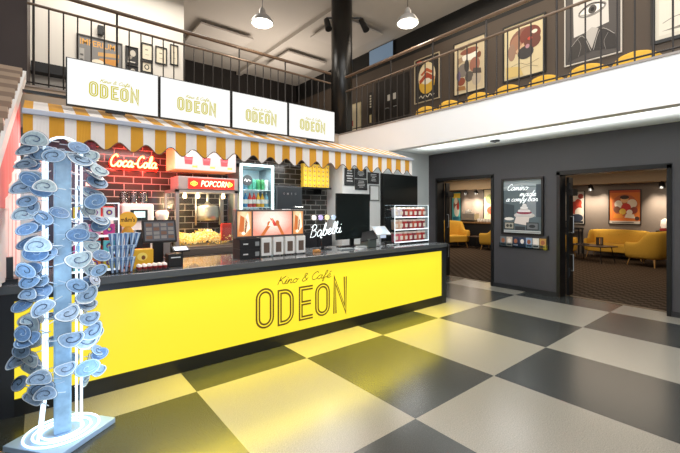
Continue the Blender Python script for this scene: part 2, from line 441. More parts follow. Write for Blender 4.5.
area('upper_left_light', (1.2, 7.0, 5.9), (0, 0, 0), 3, 1.5, 110, (1, .94, .85))
area('upper_back_light', (5.0, 9.0, 4.4), (180, 0, 0), 3, 2, 60, (1, .88, .76))
area('counter_glow_boost', (2.95, 3.68, .925), (-14, 0, 0), 4.5, .1, 52, (1, .80, .0), 120)  # yellow lamp added under the overhang, boosts the panel's glow on the floor
area('lounge_light', (11, 3, 2.8), (0, 0, 0), 4, 4, 95, (1, .82, .62))
area('lounge_light_bar', (12, 8.5, 2.8), (0, 0, 0), 4, 3, 95, (1, .84, .66))

def wb(mb, name, root, **k):
    """a part drawn in world coordinates under an unrotated thing"""
    return mb.build(name, root, loc=tuple(-c for c in root.location), **k)

# ------------------------------------------------------------------ counter
M_cblack = mat('counter_black', '#282b31', .3)
M_yel = mat('yellow_backlit', (.10,.08,.002,1), .5, emit=(1, .80, .035, 1), es=.97)
M_logo = mat('logo_brown', '#1d1504', .6, emit='#634a10', es=.95)
t = thing('snack_counter', 'long black bar counter with glowing yellow front panel and cinema lettering', 'counter', (2.35, 4.2, 0))
wb(MB().box(-.7, 3.77, .945, 5.40, 4.62, 1.01, mat('worktop', '#5a5d60', .14, coat=.3)), 'countertop', t, bevel=.004)
b = MB(); b.box(-.7, 3.80, 0, -.14, 4.5, .945, M_cblack).box(5.28, 3.785, 0, 5.39, 4.6, .945, M_cblack).box(-.14, 3.785, .885, 5.28, 3.84, .945, M_cblack).box(-.14, 3.84, .02, 5.28, 4.5, .94, M_cblack)
wb(b, 'frame', t)
wb(MB().box(-.14, 3.785, 0, 5.28, 3.84, .132, mat('plinth_black', '#151617', .35)), 'plinth', t)
for x0, x1 in ((-.14, 2.558), (2.562, 5.28)):
    wb(MB().box(x0, 3.80, .132, x1, 3.838, .885, M_yel), 'light_panel', t)
l = MB()
odeon(l, [(1.875,.245,2.105,.70), (2.15,.235,2.37,.655), (2.44,.24,2.645,.655), (2.68,.24,2.91,.655), (2.965,.235,3.195,.695)], .056, 3.797, M_logo, M_yel)
for p in script_paths('Kino & Café', 2.14, .715, .78, .095): l.ribbon(p, .0085, 3.797, M_logo)
wb(l, 'lettering', t)

# ------------------------------------------------------------------ menu screens over the counter
M_scr = mat('screen_white', '#101010', .4, emit='#fffffc', es=.99)
M_slet = mat('screen_letter', '#1a1804', .6, emit='#d6cb22', es=.9)
which = ['first white menu screen, at the tree end of the row above the awning', 'second white menu screen from the tree end of the row above the awning',
         'third white menu screen, next to the last one by the black column', 'last white menu screen, beside the black column']
SX = [(.19,.93), (.94,1.67), (1.685,2.405), (2.42,3.15)]
for (x0, x1), lab in zip(SX, which):
    t = thing('menu_screen', lab, 'screen', ((x0+x1)/2, 4.02, 2.5), 0, 'menu screens above the awning')
    wb(MB().box(x0, 4.0, 2.50, x1, 4.05, 2.915, M_black), 'housing', t, bevel=.003)
    d = wb(MB().poly([(x0+.008,3.998,2.508),(x1-.008,3.998,2.508),(x1-.008,3.998,2.907),(x0+.008,3.998,2.907)], M_scr), 'display', t)
    l = MB(); s = .48; ox = x0 + .165; wL = .155
    bx = []
    for fx0, fx1, z0, z1 in ((0,.175,.005,.16),(.205,.37,0,.145),(.42,.575,0,.145),(.605,.78,0,.145),(.815,1,-.002,.158)):
        bx.append((ox + fx0*.40, 2.60 + z0*.88, ox + fx1*.40, 2.60 + z1*.88))
    odeon(l, bx, .026, 3.9965, M_slet, M_scr, .2)
    for p in script_paths('Kino & Café', ox + .08, 2.745, .24, .03): l.ribbon(p, .004, 3.9965, M_slet)
    l.build('lettering', d, loc=(0,0,0))
    mb = MB().box((x0+x1)/2 - .08, 3.998, 2.478, (x0+x1)/2 + .08, 4.03, 2.50, M_black); wb(mb, 'sensor_bar', t)
t = thing('mounting_rail', 'thin black rail with brackets holding the menu screens in front of the balcony', 'rail', (1.6, 4.1, 2.6))
b = MB().box(-.1, 4.06, 2.565, 3.2, 4.09, 2.59, M_black)
for x in (.55, 1.3, 2.05, 2.8): b.box(x-.012, 4.06, 2.57, x+.012, 5.715, 2.595, M_black)
wb(b, 'rail', t)

# ------------------------------------------------------------------ awning
M_or = mat('awning_orange', '#dfa02f', .8, noise=.06, nscale=6)
M_wh = mat('awning_white', '#f3ece8', .8, noise=.03, nscale=6)
M_bar = mat('awning_bar', '#b3b8c6', .4, metal=.3)
t = thing('awning', 'long orange and white striped awning with scalloped edge above the counter', 'awning', (2.25, 3.8, 2.1))
AX0, AX1 = -.09, 4.52
xs = []
x = .065 - .0975 * 2
k = -2
v = MB(); c = MB()
def scal(x): return 2.105 + .038 * (1 - math.cos(2*PI*(x - .03)/.2135)) if True else 0
N = 230
for i in range(N):
    x0 = AX0 + (AX1-AX0)*i/N; x1 = AX0 + (AX1-AX0)*(i+1)/N; xm = (x0+x1)/2
    m = M_or if ((xm - .065) % .195) < .0975 else M_wh
    yo = lambda q: 3.80 + .008*math.sin(q*23)
    za, zb = scal(x0), scal(x1)
    v.add([(x0,3.80,2.335),(x1,3.80,2.335),(x1,yo(x1),zb),(x0,yo(x0),za)], [(3,2,1,0)], m)
    c.add([(x0,3.80,2.375),(x1,3.80,2.375),(x1,4.33,2.56),(x0,4.33,2.56)], [(0,1,2,3)], m)
    c.add([(x0,4.33,2.56),(x1,4.33,2.56),(x1,5.71,2.566),(x0,5.71,2.566)], [(0,1,2,3)], m)
wb(v, 'valance', t)
tr = MB(); tr.tube([(AX0+(AX1-AX0)*i/N, 3.797+.008*math.sin((AX0+(AX1-AX0)*i/N)*23), scal(AX0+(AX1-AX0)*i/N)) for i in range(N+1)], .0045, paint('#5a4a3e'), 5)
wb(tr, 'piping', t)
wb(c, 'canopy', t)
wb(MB().box(AX0-.01, 3.775, 2.335, AX1+.01, 3.815, 2.378, M_bar), 'front_bar', t, bevel=.006)
o = MB().box(-.085, 3.822, 1.011, .005, 3.88, 2.36, M_white).build('awning_post'); tag(o, 'white square post standing on the counter end under the awning', 'post')

# ------------------------------------------------------------------ leaf tower
M_neon = mat('neon_blue_white', '#dff0ff', .4, emit='#cfeaff', es=1.5)
M_trunk = mat('tower_trunk', '#9fbfe2', .25, noise=.6, nscale=14, emit='#8fbcf0', es=.2)  # faint emission on the trunk stands in for light from the neon
TX, TY = .135, 3.26
t = thing('leaf_tower', 'tall tree shaped light column covered in blue oval leaves with neon tubes', 'light sculpture', (TX, TY, 0))
M_plate = mat('base_plate_paint', '#a3bedd', .3)
b = MB().box(-.225, -.225, 0, .225, .225, .038, M_plate)
bp = b.build('base_plate', t, rot=(0,0,R(38)), bevel=.004)
b = MB()
# four-sided faceted trunk
b.box(-.05, -.045, .038, .05, .045, 2.0, M_trunk)
tr = b.build('trunk', t, bevel=.012)
for zz in range(9): pass
n = MB()
for rx, ry in ((.215, .20), (.165, .15), (.12, .11)):
    n.tube([(rx*math.cos(2*PI*i/40), ry*math.sin(2*PI*i/40), .048) for i in range(40)], .0075, M_neon, 6, True)
n.build('neon_ring', t)
n = MB()
def arch(dx, y, z1, r):
    p = [(-dx-.03, y-.03, .055), (-dx, y, .35)] + [(-dx, y, z) for z in (.8, 1.3, z1-dx)]
    p += [(-dx*math.cos(PI*i/10), y, z1-dx + dx*math.sin(PI*i/10)) for i in range(1, 10)]
    p += [(dx, y, z) for z in (z1-dx, 1.3, .8, .3, .055)]
    return p
n.tube(arch(.105, -.05, 2.09, .012), .0085, M_neon, 8)
n.build('neon_tube', t)
n = MB(); n.tube(arch(.085, .075, 2.0, .012), .008, M_neon, 8); n.build('neon_tube', t)
# leaves: oval ornamented discs on short wires, all round the trunk
leafpal = [('#8fb2d8', '#22344e', '#c8dcf0'), ('#9cb8d4', '#33496a', '#e6f1fb'), ('#6f94c0', '#1b2b42', '#b4cde6'), ('#b9cfe4', '#45608a', '#f2f8fe')]
leafmesh = []
for ci, (c1, c2, c3) in enumerate(leafpal):
    mA, mB_, mC = (mat('leaf_%d_%d' % (ci, q), c, .3, noise=(.5, .3, .1)[q], nscale=60) for q, c in enumerate((c1, c2, c3)))
    b = MB(); A, Bq = .083, .055
    NN = 28
    def ring(f, z): return [(A*f*math.cos(2*PI*i/NN), Bq*f*math.sin(2*PI*i/NN) + (.012*f*math.cos(4*PI*i/NN) if ci % 2 else 0), z) for i in range(NN)]
    prof = [(0.02,.007),(.25,.006),(.36,.006),(.55,.005),(.66,.005),(.86,.004),(.97,.003),(1,0),(.97,-.003),(.02,-.003)]
    ms = [mA, mA, mA, mA, mA, mC, mB_, mB_, mB_]
    for k in range(len(prof)-1):
        r0, r1 = ring(*prof[k]), ring(*prof[k+1])
        b.add(r0 + r1, [(i, (i+1) % NN, NN+(i+1) % NN, NN+i) for i in range(NN)], ms[k])
    # dark swirl and veins printed on the face
    sw = [(A*.75*f*math.cos(f*7), Bq*.75*f*math.sin(f*7), .0085) for f in [q/22 for q in range(2, 23)]]
    b.tube(sw, .0026, mB_ if ci != 2 else mC, 4)
    b.tube([(-A*.98,0,0),(-A-.03,0,-.008),(-A-.05,0,-.014)], .0035, mC, 5)
    ob = b.build('leaf'); leafmesh.append(ob.data); bpy.data.objects.remove(ob)
lr = random.Random(11)
for i in range(100):
    z = .34 + (2.06 - .34) * (i + .5) / 100 + lr.uniform(-.02, .02)
    ang = i * 2.399963 + lr.uniform(-.35, .35)
    ang = (PI, 0, -PI/2, -PI/2 + 1.1, -PI/2 - 1.1)[i % 5] + lr.uniform(-.6, .6)
    if i % 10 == 7: ang = PI/2 + lr.uniform(-.8, .8)
    rad = lr.uniform(.13, .24)
    # leaf tips droop; the face looks outwards and up
    tilt = lr.uniform(40, 88)
    o = bpy.data.objects.new('leaf', leafmesh[lr.randrange(4)]); COL.objects.link(o); o.parent = t
    o.location = (rad*math.cos(ang), rad*math.sin(ang)*.8, z)
    Mx = Matrix.Rotation(ang, 4, 'Z') @ Matrix.Rotation(R(tilt), 4, 'Y') @ Matrix.Rotation(R(lr.uniform(-50, 50)), 4, 'X') @ Matrix.Rotation(R(lr.uniform(-60, 60)), 4, 'Z')
    nrm = Vector((math.cos(ang)*.4, math.sin(ang)*.4 - lr.uniform(.25, 1), lr.uniform(.0, .75))).normalized()
    Mx = nrm.to_track_quat('Z', 'Y').to_matrix().to_4x4() @ Matrix.Rotation((0 if math.cos(ang) > 0 else PI) + R(lr.uniform(-40, 40)), 4, 'Z')
    o.rotation_euler = Mx.to_euler()
    s = lr.uniform(.74, 1.04); o.scale = (s, s, s)

point('tower_glow_fill', (TX-.25, TY-.45, 1.3), 6, (.55,.75,1), .15)  # unseen blue point lamps added before the tower to tint the floor
point('tower_glow_fill', (TX+.3, TY-.35, .5), 8, (.5,.72,1), .15)
# ------------------------------------------------------------------ stairs, banner
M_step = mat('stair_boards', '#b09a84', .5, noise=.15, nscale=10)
t = thing('staircase', 'brown boarded staircase with white side board rising to the balcony', 'staircase', (-.15, 3.0, 0))
def sp(Y): return (-.1 - .1*(5.8-Y)/2.2, 3.19 - .55*(5.8-Y))
st = MB()
for i in range(22):
    y = 5.7 - i*.26
    x, z = sp(y)
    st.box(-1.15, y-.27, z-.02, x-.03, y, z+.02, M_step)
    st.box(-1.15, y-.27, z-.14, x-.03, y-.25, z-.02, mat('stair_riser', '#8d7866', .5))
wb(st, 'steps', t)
ss = MB()
ya, yb = 5.7, .35
xa, za = sp(ya); xb, zb = sp(yb)
for off in (0, -1.05):
    ss.add([(xa+off,ya,za-.05),(xb+off,yb,zb-.05),(xb+off,yb,zb+.07),(xa+off,ya,za+.07),(xa+off-.03,ya,za-.05),(xb+off-.03,yb,zb-.05),(xb+off-.03,yb,zb+.07),(xa+off-.03,ya,za+.07)],
       [(0,1,2,3),(7,6,5,4),(0,3,7,4),(1,5,6,2),(3,2,6,7),(0,4,5,1)], M_white)
wb(ss, 'stringer', t)
ban = thing('fabric_banner', 'white hanging banner with red streaks below the staircase side', 'banner', (-.17, 4.3, 1.05))
b = MB(); NB = 40
for i in range(NB):
    y0 = 3.45 + 1.6*i/NB; y1 = 3.45 + 1.6*(i+1)/NB
    f = lambda y: sp(y)[0] - .012 + .01*math.sin(y*30)
    lo = paint('#f1e9ea') if i % 9 not in (2, 5) else paint('#d9b4b8')
    zs = lambda y: [1.04, 1.6, sp(y)[1]-.62, sp(y)[1]-.5, sp(y)[1]-.06]
    A_, B_ = zs(y0), zs(y1)
    for k, m in enumerate((lo, lo, paint('#f1dede') if i % 4 else paint('#f1e9ea'), paint('#dc7a7c') if i % 5 else paint('#eec4c4'))):
        b.add([(f(y0),y0,A_[k]),(f(y1),y1,B_[k]),(f(y1),y1,B_[k+1]),(f(y0),y0,A_[k+1])], [(0,1,2,3)], m)
wb(b, 'cloth', ban)
wb(MB().box(-.23, 3.85, 1.01, -.12, 3.95, 1.05, M_black).box(-.19, 3.86, 1.05, -.15, 3.90, 1.22, M_black), 'clamp_foot', ban)

# ------------------------------------------------------------------ bar behind the counter
t = thing('back_bar', 'dark back bar running along the tiled wall behind the counter', 'cabinet', (2.3, 5.6, 0))
wb(MB().box(.10, 5.2, .9, 2.42, 6.07, .95, mat('bar_top', '#4a4744', .25)), 'worktop', t)
wb(MB().box(.14, 5.24, 0, 2.40, 5.96, .9, M_black_matt), 'carcass', t)
for k in range(4): wb(MB().box(.16+k*.56, 5.22, .1, .70+k*.56, 5.24, .88, mat('bar_door', '#202226', .4)), 'door', t)
# navy menu board
t = thing('menu_board', 'tall navy wall board with small white squares beside the red neon sign', 'board', (.36, 6.09, .951))
wb(MB().box(.1, 6.075, .951, .62, 6.099, 2.5, mat('navy_board', '#3c4d66', .5)), 'panel', t)
b = MB()
for z in (1.66, 1.74, 1.82, 1.90): b.box(.50, 6.072, z, .565, 6.075, z+.05, paint('#dfe6ea'))
wb(b, 'printed_squares', t)
# red neon sign
M_red = mat('neon_red', '#ff2a18', .4, emit='#ff1a0e', es=5)
M_core = mat('neon_core', '#ffd9a0', .4, emit='#ffc27a', es=2.6)
t = thing('neon_sign', 'red and orange glowing script neon sign on the dark brick tiles', 'neon sign', (1.05, 5.99, 2.15))
b = MB(); h = MB()
for p in script_paths('Coca-Cola', .77, 2.19, .60, .165, .2):
    b.tube([(x, 6.02, z) for x, z in p], .0115, M_core, 6); h.tube([(x+.004, 6.04, z-.006) for x, z in p], .023, M_red, 6)
h.tube([(.82, 6.04, 2.165), (1.0, 6.04, 2.15), (1.2, 6.04, 2.165), (1.38, 6.04, 2.15)], .007, M_red, 6)
wb(b, 'tube_lettering', t); wb(h, 'red_halo_tube', t)
mb = MB()
for x in (.85, 1.25): mb.cyl((x, 6.04, 2.2), (x, 6.1, 2.2), .008, .008, M_black)
wb(mb, 'standoff', t)
for x in (.85, 1.05, 1.25): point('neon_glow', (x, 5.9, 2.2), 15, (1, .05, .03), .05)

# price light box above the popcorn machine
M_lbox = mat('light_box_face', '#554f4e', .5, emit='#ffe9e6', es=.78)
t = thing('price_light_box', 'white illuminated box with three cup pictures above the popcorn machine', 'light box', (1.88, 5.5, 2.13))
wb(MB().box(1.45, 5.36, 2.14, 2.32, 5.8, 2.55, mat('light_box_side', '#f0b48a', .5, emit='#ff9a55', es=.35)), 'housing', t)
wb(MB().poly([(1.45,5.358,2.14),(2.32,5.358,2.14),(2.32,5.358,2.55),(1.45,5.358,2.55)], M_lbox), 'face', t)
for k, x in enumerate((1.63, 1.88, 2.14)):
    b = MB()
    b.poly([(x-.062,5.356,2.33),(x+.062,5.356,2.33),(x+.048,5.356,2.215),(x-.048,5.356,2.215)], paint('#8e2c34'))
    b.poly([(x-.056,5.3555,2.30),(x+.056,5.3555,2.30),(x+.053,5.3555,2.275),(x-.053,5.3555,2.275)], paint('#c9424a'))
    b.poly([(x-.068,5.355,2.365),(x+.068,5.355,2.365),(x+.062,5.355,2.325),(x-.062,5.355,2.325)], paint('#e6b7b4'))
    b.ell(x, 2.37, .066, .05, 5.3545, paint('#fbf6ea'), 14)
    b.poly([(x+.05,5.355,2.175),(x+.12,5.355,2.175),(x+.12,5.355,2.20),(x+.05,5.355,2.20)], paint('#d79a3a'))
    wb(b, 'cup_picture', t)
# popcorn machine
M_pred = mat('sign_red', '#d8261c', .4, emit='#ff2a14', es=.55)
M_frame = mat('popcorn_steel', '#a9a3a0', .3, metal=.7)
PX0, PX1, PY0, PY1 = 1.45, 2.33, 5.32, 5.9
t = thing('popcorn_machine', 'glass sided popcorn machine with glowing red header sign', 'popcorn machine', (1.9, 5.6, .95))
wb(MB().box(PX0, PY0-.02, .95, PX1, PY1, 1.07, mat('popcorn_base', '#77716d', .35, metal=.5)).box(PX0+.02, PY0-.06, .96, PX1-.02, PY0, 1.04, mat('tray_steel', '#6d6864', .35, metal=.6)), 'base', t)
b = MB()
for x in (PX0, PX1-.045):
    for y in (PY0, PY1-.045): b.box(x, y, 1.07, x+.045, y+.045, 1.86, M_frame)
b.box(PX0, PY0, 1.82, PX1, PY1, 1.862, M_frame)
wb(b, 'frame', t)
g = MB()
g.poly([(PX0+.045,PY0+.02,1.07),(PX1-.045,PY0+.02,1.07),(PX1-.045,PY0+.02,1.82),(PX0+.045,PY0+.02,1.82)], M_glass)
g.poly([(PX0+.01,PY0+.045,1.07),(PX0+.01,PY1-.045,1.07),(PX0+.01,PY1-.045,1.82),(PX0+.01,PY0+.045,1.82)], M_glass)
wb(g, 'glass_panel', t)
hd = wb(MB().box(PX0+.03, PY0-.01, 1.862, PX1, PY1-.2, 2.04, mat('header_steel', '#8d8482', .4, metal=.3)), 'header', t, bevel=.004)
wb(MB().box(PX0+.16, PY0-.018, 1.875, PX1-.06, PY0-.01, 2.02, M_pred), 'sign_panel', t)
b = MB(); M_pl = glow('#ffe9b8', 1.6)
put_text(b, 'POPCORN', PX0+.33, 1.905, .085, PY0-.021, M_pl, width=.42, shear=.25, bold=.01)
for x in (PX0+.235, PX1-.135):
    for q in range(5): b.tube([(x + .035*math.cos(2*PI*(i/10)) * (1.3 if q == 0 else .45) + (.03*math.cos(q*1.6) if q else 0), PY0-.022, 1.945 + .028*math.sin(2*PI*i/10) * (1 if q == 0 else .5) + (.02*math.sin(q*1.6) if q else 0)) for i in range(10)], .0035, glow('#ffd04a', 2.0), 4, True)
wb(b, 'sign_lettering', t)
kt = MB(); kt.lathe([(.02,1.42),(.15,1.42),(.16,1.5),(.155,1.62),(.16,1.63),(.05,1.66),(.02,1.70)], (1.98, 5.6, 0), M_chrome, 20)
kt.cyl((1.98,5.6,1.66), (1.98,5.6,1.83), .02, .02, M_chrome)
for x in (1.80, 2.16): kt.cyl((x,5.58,1.35), (x,5.58,1.82), .012, .012, M_chrome)
wb(kt, 'kettle', t, smooth=True)
wb(MB().box(2.1, 5.36, 1.12, 2.26, 5.4, 1.38, mat('scoop_red', '#b8322c', .4)), 'scoop', t, bevel=.01)
lampb = MB()
for x in (1.62, 1.8, 2.18): lampb.lathe([(.0,1.74),(.025,1.75),(.03,1.78),(.015,1.82)], (x, 5.5, 0), glow('#ffd9a0', 7), 10)
wb(lampb, 'warm_lamp', t)
pr_ = random.Random(3); pc = MB(); Mp = [mat('popcorn_a', '#f3d98a', .8, emit='#f3d070', es=.3), mat('popcorn_b', '#e9c25e', .8, emit='#e9b84a', es=.2), mat('popcorn_c', '#f8ecc4', .8, emit='#f8e0a0', es=.35)]  # popcorn emits a little itself so the heap looks warmly lit
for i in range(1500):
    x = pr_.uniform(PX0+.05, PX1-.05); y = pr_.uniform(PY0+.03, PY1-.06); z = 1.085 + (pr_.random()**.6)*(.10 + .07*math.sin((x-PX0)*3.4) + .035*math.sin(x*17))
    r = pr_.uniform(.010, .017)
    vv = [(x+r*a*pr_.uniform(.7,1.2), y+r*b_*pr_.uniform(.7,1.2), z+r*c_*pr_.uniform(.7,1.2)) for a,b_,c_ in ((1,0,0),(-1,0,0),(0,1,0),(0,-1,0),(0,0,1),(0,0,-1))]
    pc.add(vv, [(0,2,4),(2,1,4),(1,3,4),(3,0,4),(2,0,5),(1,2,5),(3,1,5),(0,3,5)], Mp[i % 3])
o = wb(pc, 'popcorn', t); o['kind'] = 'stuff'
point('popcorn_glow', (1.75, 5.40, 1.66), 40, (1, .72, .38), .05)
point('header_glow', (1.9, 5.25, 2.09), 3.5, (1, .1, .05), .05)

# coffee machine and grinder on the back bar
M_cof = mat('coffee_white', '#ded9d6', .35)
t = thing('coffee_machine', 'white coffee machine with a dark window on the back bar under the neon sign', 'coffee machine', (.98, 5.6, .95))
wb(MB().box(.83, 5.4, .95, 1.2, 5.85, 1.66, M_cof), 'body', t, bevel=.03, seg=3)
wb(MB().box(.92, 5.388, 1.44, 1.12, 5.40, 1.58, mat('display_dark', '#1f2b2e', .2)).poly([(.96,5.386,1.48),(1.09,5.386,1.48),(1.09,5.386,1.56),(.96,5.386,1.56)], glow('#bfe0df', .7)), 'display', t)
wb(MB().box(.88, 5.385, 1.02, 1.15, 5.4, 1.32, M_black_matt).cyl((.97,5.39,1.32),(.97,5.39,1.24),.015,.012,M_chrome).cyl((1.07,5.39,1.32),(1.07,5.39,1.24),.015,.012,M_chrome), 'dispensing_bay', t)
t = thing('glass_jug', 'row of clear glass jars on top of the white coffee machine', 'jars', (.95, 5.6, 1.66))
for k in range(3):
    wb(MB().lathe([(.0,1.662),(.045,1.662),(.05,1.68),(.05,1.80),(.046,1.82),(.043,1.82),(.046,1.80),(.046,1.68)], (.88+.12*k, 5.62, 0), M_acryl, 14), 'jar', t, smooth=True)
t = thing('coffee_grinder', 'small steel grinder with rounded hopper beside the white coffee machine', 'grinder', (1.33, 5.55, .95))
wb(MB().box(1.25, 5.45, .95, 1.42, 5.65, 1.36, mat('grinder_grey', '#8d8f90', .35, metal=.4)), 'body', t, bevel=.015)
wb(MB().lathe([(.03,1.36),(.05,1.40),(.085,1.50),(.085,1.55),(.05,1.57),(0,1.575)], (1.335, 5.55, 0), mat('hopper', '#d9d6d2', .25), 16), 'hopper', t, smooth=True)
t = thing('drink_dispenser', 'red drink dispenser beside the tall clear sweet rack', 'dispenser', (.66, 5.6, .95))
wb(MB().box(.55, 5.42, .95, .78, 5.85, 1.62, mat('dispenser_red', '#a51f26', .35)), 'body', t, bevel=.015)
wb(MB().box(.57, 5.40, 1.30, .76, 5.42, 1.50, paint('#e8dcd8')).box(.6, 5.38, 1.15, .63, 5.42, 1.25, M_black).box(.69, 5.38, 1.15, .72, 5.42, 1.25, M_black), 'taps', t)

# glass door drinks fridge
M_led = mat('led_strip', '#e2fbff', .4, emit='#c8f4fb', es=.9)
FX0, FX1, FY0, FY1 = 2.44, 3.03, 5.5, 5.97
t = thing('drinks_fridge', 'tall glass door drinks fridge with pale lit edges and bottles inside', 'fridge', (2.73, 5.75, 0))
b = MB(); fm = mat('fridge_grey', '#74868d', .4)
b.box(FX0, FY0, 0, FX0+.03, FY1, 2.31, fm).box(FX1-.03, FY0, 0, FX1, FY1, 2.31, fm).box(FX0, FY1-.02, 0, FX1, FY1, 2.31, mat('fridge_back', '#cfe3ea', .5, emit='#bfe6f2', es=.12)).box(FX0, FY0, 2.25, FX1, FY1, 2.31, fm).box(FX0, FY0, 0, FX1, FY1, .3, fm)
wb(b, 'cabinet', t)
b = MB()
b.box(FX0+.005, FY0-.04, .3, FX0+.035, FY0, 2.3, M_led).box(FX1-.035, FY0-.04, .3, FX1-.005, FY0, 2.3, M_led).box(FX0+.035, FY0-.04, 2.265, FX1-.035, FY0, 2.3, M_led)
wb(b, 'lit_door_frame', t)
wb(MB().poly([(FX0+.035,FY0-.02,.3),(FX1-.035,FY0-.02,.3),(FX1-.035,FY0-.02,2.265),(FX0+.035,FY0-.02,2.265)], M_glass), 'glass_door', t)
wb(MB().cyl((2.56,FY0-.024,2.04),(2.56,FY0-.030,2.04),.085,.085,mat('door_sticker','#39454a',.5),24), 'round_sticker', t)
b = MB()
b.ribbon(catmull([(2.51,2.03),(2.53,2.06),(2.55,2.02),(2.575,2.055),(2.60,2.03),(2.615,2.04)],5), .012, FY0-.032, paint('#dfe8ea'))
wb(b, 'sticker_squiggle', t)
for z in (1.10, 1.36, 1.62, 1.90): wb(MB().box(FX0+.03, FY0+.03, z-.012, FX1-.03, FY1-.02, z, mat('fridge_shelf', '#e6f2f6', .4, emit='#d6f2fb', es=.15)), 'shelf', t)
dc = ['#3f8f5a', '#d8e4e6', '#2f7fb0', '#c8403a', '#e2b23c', '#7fb6cf', '#4f9f8a']
dr = random.Random(5)
proto = {}
def drink(kind, colr):
    key = (kind, colr)
    if key in proto: return dup(proto[key])
    t = thing('drink_bottle' if kind else 'drink_can', '', '', group='drinks on the fridge shelves')
    m = mat('drink_' + colr, colr, .25)
    if kind:
        MB().lathe([(0,0),(.03,0),(.032,.02),(.032,.13),(.012,.18),(.012,.205)], (0,0,0), m, 12).build('bottle_body', t, smooth=True)
        MB().lathe([(.013,.2),(.013,.22),(0,.22)], (0,0,0), paint('#e9e9e9'), 10).build('cap', t)
        MB().lathe([(.0326,.05),(.0326,.11)], (0,0,0), paint('#eef0ee'), 12).build('paper_band', t)
    else:
        MB().lathe([(0,0),(.028,0),(.033,.012),(.033,.14),(.027,.152)], (0,0,0), m, 12).build('can_body', t, smooth=True)
        MB().lathe([(.027,.152),(.0,.15)], (0,0,0), M_chrome, 12).build('can_lid', t)
    proto[key] = t; return t
cname = {'#3f8f5a':'green','#d8e4e6':'pale','#2f7fb0':'blue','#c8403a':'red','#e2b23c':'yellow','#7fb6cf':'light blue','#4f9f8a':'teal'}
shn = {1.10:'bottom lit shelf', 1.36:'second shelf up', 1.62:'third shelf up', 1.90:'top shelf'}
for z in (1.10, 1.36, 1.62, 1.90):
    for k in range(7):
        cc = dc[(k//2 + int(z*10)) % 7]; kind = 1 if z in (1.62, 1.36) else 0
        o = drink(kind, cc); o.location = (FX0+.072+k*.0745, FY0+.1, z); o.scale = (1.06, 1.06, 1.12)
        tag(o, '%s drink %s on the %s inside the glass fridge' % (cname[cc], 'bottle' if kind else 'can', shn[z]), 'bottle' if kind else 'can', 'drinks on the fridge shelves')
area('fridge_light', (2.73, 5.56, 2.23), (0, 0, 0), .4, .06, 3, (.85, .97, 1))

# black retro fridge
t = thing('retro_fridge', 'black rounded retro fridge with chrome handle and letters beside the drinks fridge', 'fridge', (3.33, 5.72, 0))
M_rf = mat('retro_black', '#2b3034', .18, coat=.6)
wb(MB().box(3.07, 5.52, .06, 3.60, 5.97, 2.0, M_rf), 'body', t, bevel=.05, seg=4)
wb(MB().box(3.075, 5.47, .12, 3.595, 5.525, 1.98, M_rf), 'door', t, bevel=.045, seg=4)
b = MB()
for k, ch in enumerate('SMEG'): put_text(b, ch, 3.22+k*.075, 1.83, .034, 5.467, M_chrome, center=True, bold=.01)
wb(b, 'lettering', t)
wb(MB().tube([(3.42,5.47,1.62),(3.42,5.43,1.62),(3.57,5.43,1.62),(3.57,5.47,1.62)], .012, mat('handle_bright', '#dfe5e6', .15, metal=.8), 8), 'handle', t)
wb(MB().tube([(3.17,5.47,1.50),(3.17,5.44,1.50),(3.17,5.44,1.58),(3.33,5.44,1.58)], .007, M_chrome, 8), 'towel_hook', t)
for x in (3.12, 3.52): wb(MB().cyl((x,5.7,0),(x,5.7,.07),.025,.03,M_black), 'foot', t)

# stacked yellow popcorn boxes on a wall shelf
t = thing('wall_shelf', 'black wall shelf carrying the stacked yellow popcorn boxes', 'shelf', (4.1, 5.9, 1.965))
wb(MB().box(3.78, 5.72, 1.965, 4.42, 6.099, 1.995, M_black), 'board', t)
for x in (3.82, 4.28): wb(MB().box(x-.01, 5.85, 1.87, x+.01, 6.099, 1.965, M_black), 'bracket', t)
pb = None
for r_ in range(5):
    for k in range(6):
        if pb is None:
            pb = thing('popcorn_box', 'yellow popcorn box with red mark in the stack on the black wall shelf', 'box', group='yellow popcorn boxes on the wall shelf')
            b = MB(); z0, z1 = 0, .084
            v8 = [(-.038,-.04,z0),(.038,-.04,z0),(.038,.04,z0),(-.038,.04,z0),(-.048,-.05,z1),(.048,-.05,z1),(.048,.05,z1),(-.048,.05,z1)]
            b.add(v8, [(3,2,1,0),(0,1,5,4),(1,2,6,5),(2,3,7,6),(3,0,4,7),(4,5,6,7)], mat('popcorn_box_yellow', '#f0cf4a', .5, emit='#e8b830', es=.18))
            b.build('carton', pb)
            b = MB(); b.ell(0, .045, .02, .022, -.0475, paint('#a9781e'), 10); b.ell(0, .05, .011, .009, -.0485, paint('#f8eec2'), 8)
            b.build('printed_mark', pb)
            o = pb
        else: o = dup(pb)
        o.location = (3.845+k*.101, 5.80, 1.996+r_*.0865)
t = thing('black_cupboard', 'tall black cupboard below the shelf of yellow boxes', 'cupboard', (4.0, 5.8, 0))
wb(MB().box(3.72, 5.68, 0, 4.40, 5.99, 1.15, M_black_matt), 'carcass', t)
for x in (3.73, 4.07): wb(MB().box(x, 5.66, .05, x+.32, 5.68, 1.12, mat('bar_door', '#202226', .4)), 'door', t)

